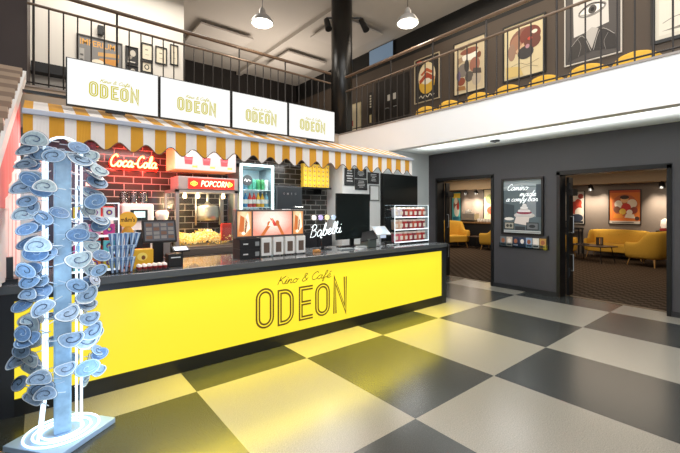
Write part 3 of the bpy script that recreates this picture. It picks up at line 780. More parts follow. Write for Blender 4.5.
# framed notices on the grey wall and the black door
def notice(x0, x1, z0, z1, dark, label):
    lines = []
    fg = '#c9cccb' if dark else '#b9bdbd'
    rr = random.Random(int(x0*100))
    if dark:
        n = 5
        for k in range(n):
            w_ = rr.uniform(.3, .75); lines.append(('r', .5-w_/2, .85-k*.16, .5+w_/2, .85-k*.16+.06, fg))
    else: lines.append(('r', .08, .06, .92, .94, '#dfe3e3'))
    x0 *= .976; x1 *= .976; z0 = 1.6+(z0-1.6)*.976; z1 = 1.6+(z1-1.6)*.976
    poster('framed_notice', label, 'notice', (x0, 5.598, z0), 0, x1-x0, z1-z0, '#2b2d2e' if dark else '#c9cdcd', lines, fw=.014, depth=.015)
notice(4.76, 5.02, 2.06, 2.41, True, 'tall dark framed notice nearest the white pillar edge')
notice(5.04, 5.35, 2.22, 2.42, True, 'wide dark framed notice, upper of the stacked pair')
notice(5.04, 5.37, 1.98, 2.20, True, 'wide dark framed notice, lower of the stacked pair')
notice(5.40, 5.72, 2.12, 2.36, True, 'dark framed notice nearest the black door')
notice(5.45, 5.73, 1.76, 2.09, False, 'pale framed notice below the others near the black door')
d = bpy.data.objects.new('door_3', None); COL.objects.link(d); d.location = (6.25, 5.6, 0); d['kind'] = 'structure'
wb(MB().box(5.68, 5.56, 0, 6.80, 5.599, 2.30, mat('door_black', '#151a19', .35)), 'door_leaf', d)
wb(MB().box(5.64, 5.575, 0, 5.68, 5.599, 2.34, M_black).box(6.80, 5.575, 0, 6.83, 5.599, 2.34, M_black).box(5.68, 5.575, 2.30, 6.80, 5.599, 2.34, M_black), 'door_frame', d)
wb(MB().tube([(6.72,5.56,1.05),(6.72,5.51,1.05),(6.60,5.51,1.05)], .01, M_chrome, 8), 'handle', d)

# ------------------------------------------------------------------ things on the counter
CT = 1.01
# clear sweet rack by the tower
def sweet_rack(name, label, x, y, w, dp, h, n, loc_label):
    t = thing(name, label, 'display rack', (x, y, CT))
    MB().box(-.005, -.005, 0, w+.005, dp+.005, .025, M_black).build('base', t)
    b = MB(); b.box(0, 0, .025, .006, dp, h, M_acryl).box(w-.006, 0, .025, w, dp, h, M_acryl).box(0, 0, h-.006, w, dp, h, M_acryl)
    e = glow('#e9f4f8', .75)
    b.box(-.004, -.004, .025, .006, .004, h, e).box(w-.006, -.004, .025, w+.004, .004, h, e).box(0, -.004, h-.008, w, .004, h, e)
    b.build('side_panel', t)
    for k in range(n):
        z = .03 + k*(h-.03)/n
        s = MB().box(.006, 0, z, w-.006, dp, z+.006, M_acryl).build('shelf', t)
        MB().box(.006, -.006, z-.004, w-.006, 0, z+.014, glow('#f3fbff', .9)).build('lit_shelf_edge', s, loc=(0,0,0))
    return t
sweet_rack('sweet_rack', 'tall clear acrylic sweet rack with four shelves beside the leaf tower', .22, 3.95, .36, .28, .64, 4, '')
cols = ['#6fd3d8', '#e8f1f4', '#d53f8a', '#f08a3c', '#f2f4f5', '#54b7c9', '#e4d03a', '#e78fb4']
pk = {}
def carton(colr, w, h, d):
    key = (colr, w, h)
    if key in pk: return dup(pk[key])
    t = thing('sweet_box', '', '', group='sweet boxes in the clear rack')
    MB().box(-w/2, 0, 0, w/2, d, h, mat('carton_' + colr, colr, .4)).build('carton', t, bevel=.003)
    b = MB(); b.ell(0, h*.55, w*.28, w*.28, -.001, paint('#7a3f8c' if colr != '#7a3f8c' else '#ffffff'), 14); b.ell(0, h*.55, w*.13, w*.13, -.002, paint('#f6e37a'), 12)
    b.build('printed_circle', t); pk[key] = t; return t
nm = {'#6fd3d8':'aqua','#e8f1f4':'white','#d53f8a':'magenta','#f08a3c':'orange','#f2f4f5':'pale grey','#54b7c9':'teal blue','#e4d03a':'yellow','#e78fb4':'pink'}
lv = ['bottom shelf', 'second shelf', 'third shelf', 'top shelf']
q = 0
for k in range(4):
    for j in range(3):
        cc = cols[(q*3 + k) % 8]; q += 1
        o = carton(cc, .09, .105, .05); o.location = (.285 + j*.112, 3.985, CT + .03 + k*.1525 + .0065)
        tag(o, '%s sweet box, %s of the clear rack, %s' % (nm[cc], lv[k], ['by the tower', 'in the middle', 'beside the blue cones'][j]), 'box', 'sweet boxes in the clear rack')

# blue paper cones in three tiers
t = thing('cone_stand', 'clear three tier stand filled with blue and white striped paper cones', 'stand', (.60, 3.92, CT))
for k in range(3): MB().box(-.1, -.05, .0 + k*.11, .1, .05, .006 + k*.11, M_acryl).build('tier', t)
cb = [mat('cone_blue', '#5d84b8', .5), mat('cone_pale', '#c4d8ec', .5)]
cn = None
tiers = ['bottom tier', 'middle tier', 'top tier']
for k in range(3):
    for j in range(5 if k < 2 else 6):
        if cn is None:
            cn = thing('paper_cone', '', '', group='striped paper cones')
            b = MB(); n_ = 16
            for i in range(n_):
                a0, a1 = 2*PI*i/n_, 2*PI*(i+1)/n_
                b.add([(.009*math.cos(a0),.009*math.sin(a0),0),(.009*math.cos(a1),.009*math.sin(a1),0),(.024*math.cos(a1+.7),.024*math.sin(a1+.7),.135),(.024*math.cos(a0+.7),.024*math.sin(a0+.7),.135)], [(0,1,2,3)], cb[(i//2) % 2])
            b.build('cone_wall', cn)
            MB().tube([(.024*math.cos(2*PI*i/16),.024*math.sin(2*PI*i/16),.135) for i in range(16)], .002, cb[1], 4, True).build('rim', cn)
            o = cn
        else: o = dup(cn)
        o.location = (.525 + j*.037, 3.915 + (.012 if j % 2 else -.012), CT + .007 + k*.11)
        o.rotation_euler = (R(4 if j % 2 else -4), R((j-2)*3), 0)
        tag(o, 'blue and white striped paper cone in the %s of the cone stand' % tiers[k], 'paper cone', 'striped paper cones, ' + tiers[k])
# round yellow sweet sign and yellow box
t = thing('sweet_sign', 'round yellow sign with white lettering on a stalk above the blue cones', 'sign', (.70, 4.24, CT))
MB().cyl((0,0,.0),(0,0,.012),.05,.05,M_black,20).cyl((0,0,.012),(0,0,.40),.006,.006,M_black,8).build('stalk', t)
MB().cyl((0,-.008,.475),(0,.008,.475),.082,.082,mat('sign_yellow','#e8b53a',.4,emit='#e0a030',es=.25),28).build('disc', t)
b = MB(); put_text(b, "m&m's", 0, .455, .045, -.010, paint('#4a2a16'), width=.125, center=True, bold=.015); b.build('lettering', t)
MB().lathe([(.015,.30),(.05,.33),(.055,.36),(.03,.40),(.02,.41)], (0,0,0), mat('sign_neck','#d9a43a',.5), 14).build('neck', t, smooth=True)
t = thing('sweet_bag_box', 'yellow display box of sweet bags beside the round yellow sign', 'box', (.77, 4.08, CT))
MB().box(-.07, -.05, 0, .12, .06, .19, mat('bag_yellow', '#e3b021', .45)).build('carton', t, bevel=.006)
b = MB(); b.ell(.02, .12, .045, .04, -.052, paint('#f3d86a'), 14); b.ell(.03, .11, .018, .022, -.053, paint('#7c4a1c'), 10); b.build('printed_mark', t)
# till screen
t = thing('till_monitor', 'black tilted touch screen till on a stand facing the customers', 'monitor', (.99, 4.24, CT))
MB().box(-.12, -.08, 0, .12, .12, .02, M_black).build('base', t, bevel=.004)
MB().box(-.05, .02, .02, .05, .07, .28, M_black).build('stand', t, bevel=.006)
sc = MB().box(-.165, -.012, -.115, .165, .018, .125, M_black_matt).build('screen_housing', t, loc=(0,-.02,.345), rot=(R(-14),0,0), bevel=.006)
b = MB().poly([(-.145,-.0135,-.095),(.145,-.0135,-.095),(.145,-.0135,.105),(-.145,-.0135,.105)], mat('till_display', '#4b4c52', .25, emit='#5a5b60', es=.5))
for k in range(4):
    for j in range(4): b.poly([(-.13+j*.07,-.0145,-.075+k*.043),(-.075+j*.07,-.0145,-.075+k*.043),(-.075+j*.07,-.0145,-.042+k*.043),(-.13+j*.07,-.0145,-.042+k*.043)], paint('#8d8a86' if (k+j) % 3 else '#7a5a48'))
b.build('display', sc)
t = thing('card_terminal', 'small grey customer display on a black receipt printer beside the till', 'receipt printer', (1.08, 4.02, CT))
MB().box(-.07, -.06, 0, .07, .07, .13, M_black_matt).build('printer_body', t, bevel=.008)
MB().box(-.045, -.062, .09, .045, -.058, .10, paint('#dfe1e2')).build('paper_slot', t)
MB().cyl((.08,0,0),(.08,0,.16),.008,.008,M_black).build('pole', t)
s_ = MB().box(-.07, -.05, 0, .09, .05, .014, M_black_matt).build('tablet_housing', t, loc=(.05,-.01,.165), rot=(R(22),0,0))
MB().poly([(-.055,-.04,.015),(.075,-.04,.015),(.075,.04,.015),(-.055,.04,.015)], mat('tablet_screen', '#8f9db0', .2, emit='#9fb0c8', es=.6)).build('display', s_)
# tray of sauce pots
t = thing('serving_tray', 'low clear tray holding small red and white sweet pots', 'tray', (.845, 3.88, CT))
MB().box(-.14, -.05, 0, .14, .06, .008, M_acryl).box(-.14, -.05, .008, -.135, .06, .03, M_acryl).box(.135, -.05, .008, .14, .06, .03, M_acryl).box(-.14, -.052, .008, .14, -.048, .03, M_acryl).build('tray_body', t)
pt = None
for k in range(2):
    for j in range(6):
        if pt is None:
            pt = thing('sweet_pot', 'small red and white pot in the clear tray by the till', 'pot', group='sweet pots in the tray')
            MB().lathe([(0,0),(.017,0),(.021,.035)], (0,0,0), mat('pot_red', '#b32b2b', .4), 12).build('pot_body', pt, smooth=True)
            MB().lathe([(.021,.035),(.020,.05),(.008,.058),(0,.058)], (0,0,0), mat('pot_white', '#eee4dc', .4), 12).build('lid', pt, smooth=True)
            o = pt
        else: o = dup(pt)
        o.location = (.845 - .11 + j*.044, 3.865 + k*.046, CT + .009)
# triple light box on dispensers
t = thing('napkin_box', 'lower black box under the glowing picture display', 'box', (1.92, 4.12, CT), 0, 'black boxes under the picture display')
MB().box(-.13, -.1, 0, .13, .1, .118, M_black_matt).build('box_body', t, bevel=.004)
MB().box(-.09, -.102, .05, -.03, -.1, .065, paint('#cfd2d3')).build('printed_line', t)
MB().box(.06, -.102, .03, .11, -.1, .08, paint('#8d9192')).build('printed_square', t)
dup(t, (1.92, 4.12, CT+.119), 0, 'upper black box directly below the glowing picture display')
dl = ['white napkin dispenser next to the black boxes', 'second white napkin dispenser from the black boxes', 'third white napkin dispenser from the black boxes', 'white napkin dispenser at the far end, next to the script neon sign']
dp = None
for k in range(4):
    if dp is None:
        dp = thing('napkin_dispenser', '', 'dispenser'); o = dp
        MB().box(-.07, -.07, .012, .07, .1, .235, mat('dispenser_white', '#f0f0ee', .35)).build('dispenser_body', dp, bevel=.008)
        MB().box(-.038, -.074, .05, .038, -.069, .175, mat('dispenser_window', '#6b5a50', .3)).build('window', dp)
        b = MB()
        for a in (-.055, .055): b.cyl((a,-.05,0),(a,-.05,.013),.008,.008,M_black,8).cyl((a,.08,0),(a,.08,.013),.008,.008,M_black,8)
        b.build('foot', dp)
    else: o = dup(dp)
    o.location = (2.155 + k*.165, 4.14, CT); o['group'] = 'white napkin dispensers'; o['label'] = dl[k]; o['category'] = 'dispenser'
t = thing('picture_display', 'wide three panel glowing orange picture display above the napkin dispensers', 'light box', (2.25, 4.12, CT+.24))
MB().box(-.48, -.03, 0, .46, .06, .335, mat('display_frame', '#5d5554', .35)).build('housing', t, bevel=.004)
Mo1 = mat('ad_orange', '#e07a3c', .4, emit='#f0803a', es=.75); Mo2 = mat('ad_cream', '#ffe9d0', .4, emit='#ffe6c8', es=.95); Mo3 = mat('ad_pink', '#f3a79a', .4, emit='#ff9d8c', es=.8); Mo4 = mat('ad_skin', '#c8713f', .4, emit='#c8682f', es=.6); Mo5 = mat('ad_dark', '#6b3420', .4, emit='#7a3a1a', es=.4); Mo6 = mat('ad_red', '#c93a38', .4, emit='#d0403a', es=.6)
def panel(x0, x1, kind):
    b = MB(); y = -.032; z0, z1 = .022, .313; P_ = lambda a, c: (x0 + a*(x1-x0), y, z0 + c*(z1-z0))
    n_ = 40; nj = 24
    for i in range(n_):
        for j in range(nj):
            a0, a1, c0, c1 = i/n_, (i+1)/n_, j/nj, (j+1)/nj
            r2 = math.hypot((a0-.45)*1.2, (c0-.62))
            q = max(0, min(7, int((r2-.26)/.45*8)))
            ca, cb_ = ((1,.95,.82),(1,.34,.24)) if kind == 1 else ((1,.85,.5),(.85,.28,.06))
            cc = tuple(x + (y_-x)*q/7 for x, y_ in zip(ca, cb_)) + (1,)
            m = mat('ad_%d_%d' % (kind == 1, q), (.1,.08,.06,1), .4, emit=cc, es=.95)
            b.poly([P_(a0,c0),P_(a1,c0),P_(a1,c1),P_(a0,c1)], m)
    y2 = -.033
    Q = lambda pts, m: b.poly([(x0 + a*(x1-x0), y2, z0 + c*(z1-z0)) for a, c in pts], m)
    if kind == 1:
        Q([(.18,0),(.27,0),(.42,.36),(.36,.44)], Mo4); Q([(.80,0),(.72,0),(.60,.40),(.66,.46)], Mo4)
        b.ell(x0+.40*(x1-x0), z0+.46*(z1-z0), .028, .035, y2-.001, Mo4, 14); b.ell(x0+.61*(x1-x0), z0+.50*(z1-z0), .028, .035, y2-.001, Mo4, 14)
        for a, tl in ((.41, .1), (.56, -.12)):
            b.poly([(x0+(a-.04)*(x1-x0), y2-.002, z0+.38*(z1-z0)), (x0+(a+.04)*(x1-x0), y2-.002, z0+.38*(z1-z0)), (x0+(a+.05+tl)*(x1-x0), y2-.002, z0+.72*(z1-z0)), (x0+(a-.03+tl)*(x1-x0), y2-.002, z0+.74*(z1-z0))], Mo2 if tl > 0 else Mo6)
            b.ell(x0+(a+.01+tl)*(x1-x0), z0+.76*(z1-z0), .016, .02, y2-.003, Mo2, 12)
    else:
        Q([(.1,.2),(.45,.15),(.5,.75),(.2,.85)], Mo4); Q([(.55,.1),(.9,.3),(.75,.95),(.6,.8)], Mo2); Q([(.5,.15),(.6,.12),(.72,.55),(.6,.75)], Mo5)
        b.ell(x0+.42*(x1-x0), z0+.12*(z1-z0), .022, .02, y2-.001, Mo2, 12)
    b.build('picture_panel', t)
panel(-.46, -.285, 0); panel(-.265, .27, 1); panel(.29, .44, 0)
# white script neon on the counter
M_wneon = mat('neon_white', '#ffffff', .4, emit='#e6faff', es=1.15)
t = thing('script_neon_sign', 'white script neon sign on a black stand with four round discs above it', 'neon sign', (3.15, 4.28, CT))
MB().box(-.12, -.06, 0, .12, .06, .015, M_black).box(-.018, -.01, .015, .018, .01, .25, M_black).build('stand', t)
b = MB()
for p in script_paths('Bąbelki', -.24, .185, .55, .17, .2): b.tube([(x, -.03, z + .05*(x+.24)/.56) for x, z in p], .0036, M_wneon, 6)
b.build('tube_lettering', t)
dcol = [('#f2efe9', 'ivory'), ('#b9a8e0', 'lilac'), ('#f7e9b0', 'cream'), ('#c6d8f0', 'pale blue')]
MB().box(-.2, .0, .455, .26, .012, .467, M_black).build('disc_rail', t)
for k, (cc, _) in enumerate(dcol): MB().cyl((-.15+k*.115,-.012,.46),(-.15+k*.115,.012,.46),.036,.036,mat('disc_'+cc, cc, .35, emit=cc, es=.3),20).build('disc', t)
point('script_glow', (3.15, 4.15, CT+.28), 2.5, (.8, .95, 1), .08)
# big black board
t = thing('black_board', 'large blank black board standing behind the white script neon', 'board', (3.80, 4.42, CT))
MB().box(-.30, -.012, .11, .40, .012, .82, mat('board_black', '#1a2221', .22)).build('panel', t, rot=(0,0,0), bevel=.004)
MB().box(-.25, -.05, 0, .35, .05, .014, M_black).box(-.01, -.02, .014, .05, .02, .12, M_black).build('stand', t)
# tablet till and printer
t = thing('tablet_till', 'tilted white tablet till on a slim pole beside the tub rack', 'till', (4.15, 4.12, CT))
MB().cyl((0,0,0),(0,0,.012),.07,.07,M_chrome,20).cyl((0,0,.012),(0,0,.22),.012,.012,mat('pole_grey','#c4c8ca',.3,metal=.5),10).build('pole', t)
s_ = MB().box(-.14, -.1, 0, .14, .1, .014, mat('tablet_white', '#cfd4d8', .3)).build('tablet_housing', t, loc=(.03,.02,.235), rot=(R(38),0,R(-6)), bevel=.004)
MB().poly([(-.12,-.085,.0145),(.12,-.085,.0145),(.12,.085,.0145),(-.12,.085,.0145)], mat('tablet_face', '#aebbc6', .2, emit='#b8c8d6', es=.35)).build('display', s_)
MB().box(-.05, -.055, .13, .07, -.04, .175, mat('tablet_front', '#c9d2e4', .3, emit='#c9d8f2', es=.35)).build('customer_display', t)
t = thing('label_printer', 'small grey green label printer with dark cover beside the tablet till', 'printer', (3.92, 4.14, CT))
MB().box(-.09, -.08, 0, .09, .1, .13, mat('printer_grey', '#4f5854', .4)).build('printer_body', t, bevel=.01)
b = MB(); b.add([(-.22,-.06,.10),(.10,-.10,.14),(.16,.06,.25),(-.06,.08,.22),(-.22,-.06,.085),(.10,-.10,.125),(.16,.06,.235),(-.06,.08,.205)], [(0,1,2,3),(7,6,5,4),(0,4,5,1),(1,5,6,2),(2,6,7,3),(3,7,4,0)], M_black_matt)
b.build('cover', t)
t = thing('paper_stack', 'small loose pile of white receipt papers on the counter before the board', 'papers', (3.66, 4.04, CT))
MB().box(-.09, -.06, 0, .09, .06, .012, paint('#cfd3d4')).build('sheet', t, rot=(0,0,R(20)))
MB().box(-.06, -.05, .0125, .08, .04, .04, paint('#9fa5a6')).build('folded_wad', t, rot=(0,0,R(-15)))
t = thing('cable_coil', 'loose white cable coil lying on the counter between till and tub rack', 'cable', (4.42, 4.1, CT))
MB().tube([( .13*math.cos(i*.42)*(1+.12*math.sin(i*1.3)), .055*math.sin(i*.42), .006 + .004*(i % 3)) for i in range(34)], .005, paint('#c9cdce'), 6).build('cable', t)
t = thing('keypad', 'flat grey keypad lying on the counter behind the script neon', 'keypad', (3.42, 4.08, CT))
MB().box(-.12, -.05, 0, .12, .05, .014, paint('#6d7577')).build('keypad_body', t, bevel=.003)
b = MB()
for i in range(8):
    for j in range(3): b.box(-.11+i*.028, -.04+j*.028, .0145, -.089+i*.028, -.018+j*.028, .019, paint('#a9b0b2'))
b.build('keys', t)
t = thing('wooden_block', 'small orange wooden block on the counter by the script neon stand', 'block', (2.90, 4.08, CT))
MB().box(-.04, -.03, 0, .05, .03, .035, paint('#b9803f')).build('block_body', t, bevel=.004)
# snack tub rack
RX, RY, RW, RD, RH = 4.48, 4.12, .86, .22, .64
t = sweet_rack('tub_rack', 'clear three shelf rack of red and white snack tubs at the counter end', RX, RY, RW, RD, RH, 3, '')
tubs = {}
for k in range(3):
    for j in range(7):
        cc = ['#b23434', '#8e2f3a', '#c65a45'][(j + k) % 3] if j > 1 else ('#e9dfe4' if k == 2 else ('#e2b79a' if k == 1 else '#d86a78'))
        if cc in tubs: o = dup(tubs[cc])
        else:
            o = tubs[cc] = thing('snack_tub', '', '')
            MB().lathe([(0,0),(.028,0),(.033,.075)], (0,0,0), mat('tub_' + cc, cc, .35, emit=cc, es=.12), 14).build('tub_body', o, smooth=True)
            MB().lathe([(.035,.075),(.036,.09),(.0,.093)], (0,0,0), mat('tub_lid', '#e8d2c4', .3), 14).build('lid', o, smooth=True)
            MB().poly([(-.02,-.034,.02),(.02,-.034,.02),(.022,-.035,.055),(-.022,-.035,.055)], paint('#f0e2d2')).build('paper_mark', o)
        o.location = (RX + .075 + j*.118, RY + .08, CT + .03 + k*(RH-.03)/3 + .0065)
        o.scale = (1.55, 1.55, 1.75)
        tag(o, '%s snack tub on the %s of the clear counter end rack' % ({'#b23434':'red','#8e2f3a':'dark red','#c65a45':'rust red','#e9dfe4':'white','#e2b79a':'peach','#d86a78':'pink'}[cc], ['bottom shelf', 'middle shelf', 'top shelf'][k]), 'tub', 'snack tubs in the clear rack')
area('rack_light', (RX+RW/2, RY+.05, CT+RH+.12), (0, 0, 0), .8, .1, 6)

# ------------------------------------------------------------------ balcony railings, column
M_rail = mat('rail_steel', '#2b2623', .4, metal=.3)
def railing(label, name, axis, c, s0, s1, ztop, zlow, posts):
    t = thing(name, label, 'railing', (c, (s0+s1)/2, 3.055) if axis == 'y' else ((s0+s1)/2, c, 3.055))
    P_ = (lambda s, z: (c, s, z)) if axis == 'y' else (lambda s, z: (s, c, z))
    wb(MB().cyl(P_(s0, ztop), P_(s1, ztop), .026, .026, M_wood, 14), 'handrail', t)
    wb(MB().cyl(P_(s0, zlow), P_(s1, zlow), .017, .017, mat('lower_rail_brown', '#6f5c4c', .4, metal=.3), 10), 'lower_rail', t)
    wb(MB().cyl(P_(s0, 3.11), P_(s1, 3.11), .01, .01, M_rail, 8), 'bottom_rail', t)
    n = 0; s = s0 + .06; k = 0
    me = None
    while s < s1 - .02:
        b = MB(); p = k % posts == 0
        a = P_(s, 3.055); e = P_(s, ztop if p else zlow); r = .013 if p else .0085
        b.cyl(a, e, r, r, M_rail, 8)
        wb(b, 'baluster', t)
        s += .145; k += 1
    return t
railing('straight balcony railing of thin black bars above the menu screens', 'balcony_railing', 'x', 5.80, -.1, 4.46, 4.24, 4.05, 6)
railing('balcony railing of thin black bars in front of the framed posters', 'balcony_railing', 'y', 4.66, -.9, 5.56, 4.15, 3.87, 6)
t = thing('column', 'round black column standing at the balcony corner', 'column', (4.83, 5.90, 2.98))
MB().cyl((0,0,0),(0,0,3.05),.215,.215,mat('column_black', '#141312', .3),32).build('shaft', t, smooth=False)
for p in t.children[0].data.polygons: p.use_smooth = len(p.vertices) == 4
MB().lathe([(.215,.0),(.25,.0),(.25,.06),(.215,.08)], (0,0,0), M_black, 28).build('base_ring', t)
def spotlamp(loc, aim, label, group=None, glowing=True):
    t = thing('spotlight', label, 'spotlight', loc, 0, group)
    d = (Vector(aim) - Vector(loc)).normalized()
    MB().cyl((0,0,0), (0,0,-.09), .012, .012, M_black, 8).build('mounting_arm', t)
    p0 = Vector((0,0,-.11)) - d*.08; p1 = Vector((0,0,-.11)) + d*.09
    MB().cyl(p0, p1, .065, .085, M_black, 14).build('lamp_body', t)
    if glowing: MB().cyl(p1 + d*.002, p1 + d*.005, .07, .07, glow('#fff0d8', 14), 14).build('lens', t)
    return t
for dx, lab in ((-.36, 'black spotlight on the window facing side of the column'), (.34, 'black spotlight on the poster facing side of the column')):
    t = thing('column_spotlight', lab, 'spotlight', (4.83+dx*.78, 5.90-dx*.63-.08, 5.3))
    MB().tube([(0,0,.10),(0,0,.16),(-dx*.45,dx*.36,.16)], .018, M_black, 8).build('mounting_arm', t)
    MB().cyl((0,0,.12),(dx*.1,-.12,-.12),.055,.07,M_black,16).build('lamp_body', t)

# pendant lamps
M_shade = mat('lamp_shade', '#a9a6a2', .3, metal=.5)
pl = None
for loc, lab in (((2.76, 5.36, 4.53), 'industrial bell pendant lamp hanging above the menu screens'), ((4.55, 3.91, 4.53), 'industrial bell pendant lamp hanging before the balcony posters')):
    if pl is None:
        pl = o = thing('pendant_lamp', lab, 'pendant lamp')
        MB().lathe([(.172,0),(.168,.03),(.12,.10),(.055,.14),(.05,.20),(.03,.235),(.012,.25)], (0,0,0), M_shade, 28).build('lamp_shade', o, smooth=True)
        MB().lathe([(.0,.012),(.12,.012),(.155,.02)], (0,0,0), glow('#fff6e4', 6), 24).build('glowing_lens', o)
        MB().tube([(.172*math.cos(2*PI*i/28),.172*math.sin(2*PI*i/28),.0) for i in range(28)], .008, M_chrome, 6, True).build('rim', o)
        MB().cyl((0,0,.25),(0,0,1.50),.006,.006,M_black,6).build('cord', o)
    else: o = dup(pl)
    o.location = loc; o['label'] = lab; o['category'] = 'pendant lamp'; o['group'] = 'bell pendant lamps'
    point('pendant_light', (loc[0], loc[1], loc[2]-.05), 22, (1, .9, .75), .12)
# acoustic ceiling panels
ap = None
for x, y, lab in ((6.0, 7.15, 'square white acoustic ceiling panel partly behind the black column'), (6.0, 9.48, 'square white acoustic ceiling panel deeper in, just left of the black column'),
                  (3.6, 9.4, 'square white acoustic ceiling panel above the white upper wall corner')):
    if ap is None:
        ap = o = thing('acoustic_panel', lab, 'ceiling panel')
        MB().box(-.66, -.63, 0, .66, .63, .045, mat('acoustic_white', '#c9c2ba', .8)).build('panel_board', o, bevel=.005)
        b = MB()
        for a in (-.5, .5):
            for c in (-.5, .5): b.cyl((a,c,.045),(a,c,.13),.006,.006,M_black,6)
        b.build('hanger', o)
    else: o = dup(ap)
    o.location = (x, y, 5.90); o['label'] = lab; o['category'] = 'ceiling panel'; o['group'] = 'acoustic ceiling panels'

# ------------------------------------------------------------------ doors in the dark wall
def door(name, y0, y1, zt, leaf_w):
    d = bpy.data.objects.new(name, None); COL.objects.link(d); d.location = (7.4, (y0+y1)/2, 0); d['kind'] = 'structure'
    b = MB(); f = .055
    b.box(7.255, y0, 0, 7.52, y0+f, zt, M_black).box(7.255, y1-f, 0, 7.52, y1, zt, M_black).box(7.255, y0, zt-f, 7.52, y1, zt+.02, M_black)
    wb(b, 'door_frame', d)
    l = wb(MB().box(7.53, y1-f-.05, .01, 7.53+leaf_w, y1-f-.005, zt-.08, mat('door_leaf_black', '#121313', .35)), 'door_leaf', d)
    h = MB()
    for z in (.35, 1.9): h.box(7.50, y1-f-.075, z, 7.56, y1-f-.045, z+.16, M_black_matt)
    wb(h, 'hinge', d)
    wb(MB().box(7.50, y1-f-.13, zt-.42, 7.72, y1-f-.055, zt-.30, M_black), 'door_closer', d)
    wb(MB().box(7.53, y0+f+.005, .01, 7.53+.9, y0+f+.05, zt-.08, mat('door_leaf_black', '#121313', .35)), 'door_leaf', d)
    h = MB()
    for z in (.45, 1.15): h.tube([(7.53+leaf_w-.1, y1-f-.05, z), (7.53+leaf_w-.1, y1-f-.09, z), (7.53+leaf_w-.1, y1-f-.09, z+.3), (7.53+leaf_w-.1, y1-f-.05, z+.3)], .009, M_chrome, 8)
    wb(h, 'handle', d)
door('door_1', 3.96, 5.39, 2.28, .14)
door('door_2', 1.19, 2.76, 2.25, .2)

# illuminated cafe poster and leaflet rack
gr = [('r',0,0,1,1,'#5d6a70'),('p',[(0,.8),(1,.9),(1,1),(0,1)],'#8d989c'),('p',[(0,.83),(.5,.9),(1,.86),(1,.9),(.5,.94),(0,.87)],'#a9b2b5'),('r',.62,.3,.86,.86,'#8b949a'),('r',.86,.3,1,.9,'#46515a'),
      ('p',[(0,.25),(.3,.3),(.3,.52),(0,.56)],'#3e484f'),
      ('e',.56,.33,.27,.06,'#c9c4c0'),('r',.36,.33,.76,.38,'#d8d3d0'),('e',.56,.38,.2,.03,'#8e3046'),('r',.40,.39,.72,.42,'#e4dfdc'),('e',.56,.42,.16,.025,'#e9e4e2'),('r',.46,.42,.66,.47,'#d5cfcc'),('e',.56,.475,.1,.025,'#f1eeec'),('e',.57,.51,.06,.04,'#e9e6e4'),
      ('p',[(.3,.18),(.66,.14),(.7,.3),(.35,.3)],'#e0d3cc'),('e',.16,.26,.13,.03,'#e8e2da'),
      ('r',.03,.06,.30,.20,'#30332f'),('r',.05,.075,.28,.185,'#a7a294'),('e',.12,.13,.04,.03,'#3c3d38'),('e',.21,.13,.04,.03,'#3c3d38'),
      ('r',.62,.06,.93,.20,'#26282b'),('r',.64,.075,.91,.185,'#6d7074'),('e',.77,.13,.08,.03,'#2b2d30'),
      ('r',.33,.05,.59,.12,'#3a3d42'),('r',.02,0,.98,.045,'#c9ccca'),('r',.04,.012,.96,.03,'#8a8e90')]
t = poster('cafe_poster', 'tall framed poster with white script and a layered cake on the dark wall between doorways', 'poster', (7.275, 3.78, 1.09), -90, .80, 1.10, '#5d6a70', gr, fw=.035, depth=.045)
b = MB()
for txt, x, z, w_, h_ in (('Camino', .11, .86, .40, .12), ('made', .36, .745, .30, .10), ('a comfy bar', .09, .645, .60, .10)):
    for p in script_paths(txt, x, z, w_, h_, .35): b.ribbon(p, .009, -.0285, glow('#eef2f2', .8))
b.build('script_lettering', t)
area('poster_light', (6.9, 3.4, 2.6), (0, 38, 0), .3, .8, 6)
t = thing('leaflet_rack', 'clear wall rack of film leaflets below the cafe poster', 'leaflet rack', (7.28, 3.82, .83), -90)
MB().box(0, -.05, 0, .92, 0, .02, M_acryl).box(0, -.052, .0, .92, -.048, .09, M_acryl).build('rack_body', t)
MB().box(.90, -.05, 0, .92, 0, .26, M_black).build('end_plate', t)
lc = [('#6d7478','grey'),('#c9b9a8','beige and orange'),('#27324a','navy'),('#2d3c5c','dark blue'),('#8fa6bf','pale blue'),('#dcd6cc','cream'),('#b98a45','golden')]
for k, (cc, n_) in enumerate(lc):
    t = thing('leaflet', '%s leaflet in the clear wall rack below the cafe poster' % n_, 'leaflet', (7.274, 3.81 - k*.126, .852), -90, 'leaflets in the wall rack')
    b = MB().box(.008, -.03, 0, .122, -.022, .185, paint(cc))
    b.build('cover', t)
    b = MB(); b.ell(.065, .11, .035, .045, -.0305, paint('#e6ddd2' if k % 2 else '#9a5a3c'), 12); b.poly([(.02,-.031,.02),(.11,-.031,.02),(.11,-.031,.05),(.02,-.031,.05)], paint('#40454a' if k != 2 else '#aab4c2'))
    b.build('printed_picture', t)

t = thing('motion_sensor', 'tiny black sensor on the white soffit above the cafe poster', 'sensor', (6.6, 3.57, 2.87))
MB().box(-.05, -.07, -.035, .05, .07, .0, M_black).build('sensor_body', t, bevel=.008)
MB().lathe([(0,-.055),(.02,-.05),(.03,-.035)], (0,0,0), mat('sensor_lens', '#26282a', .15), 14).build('lens', t, smooth=True)
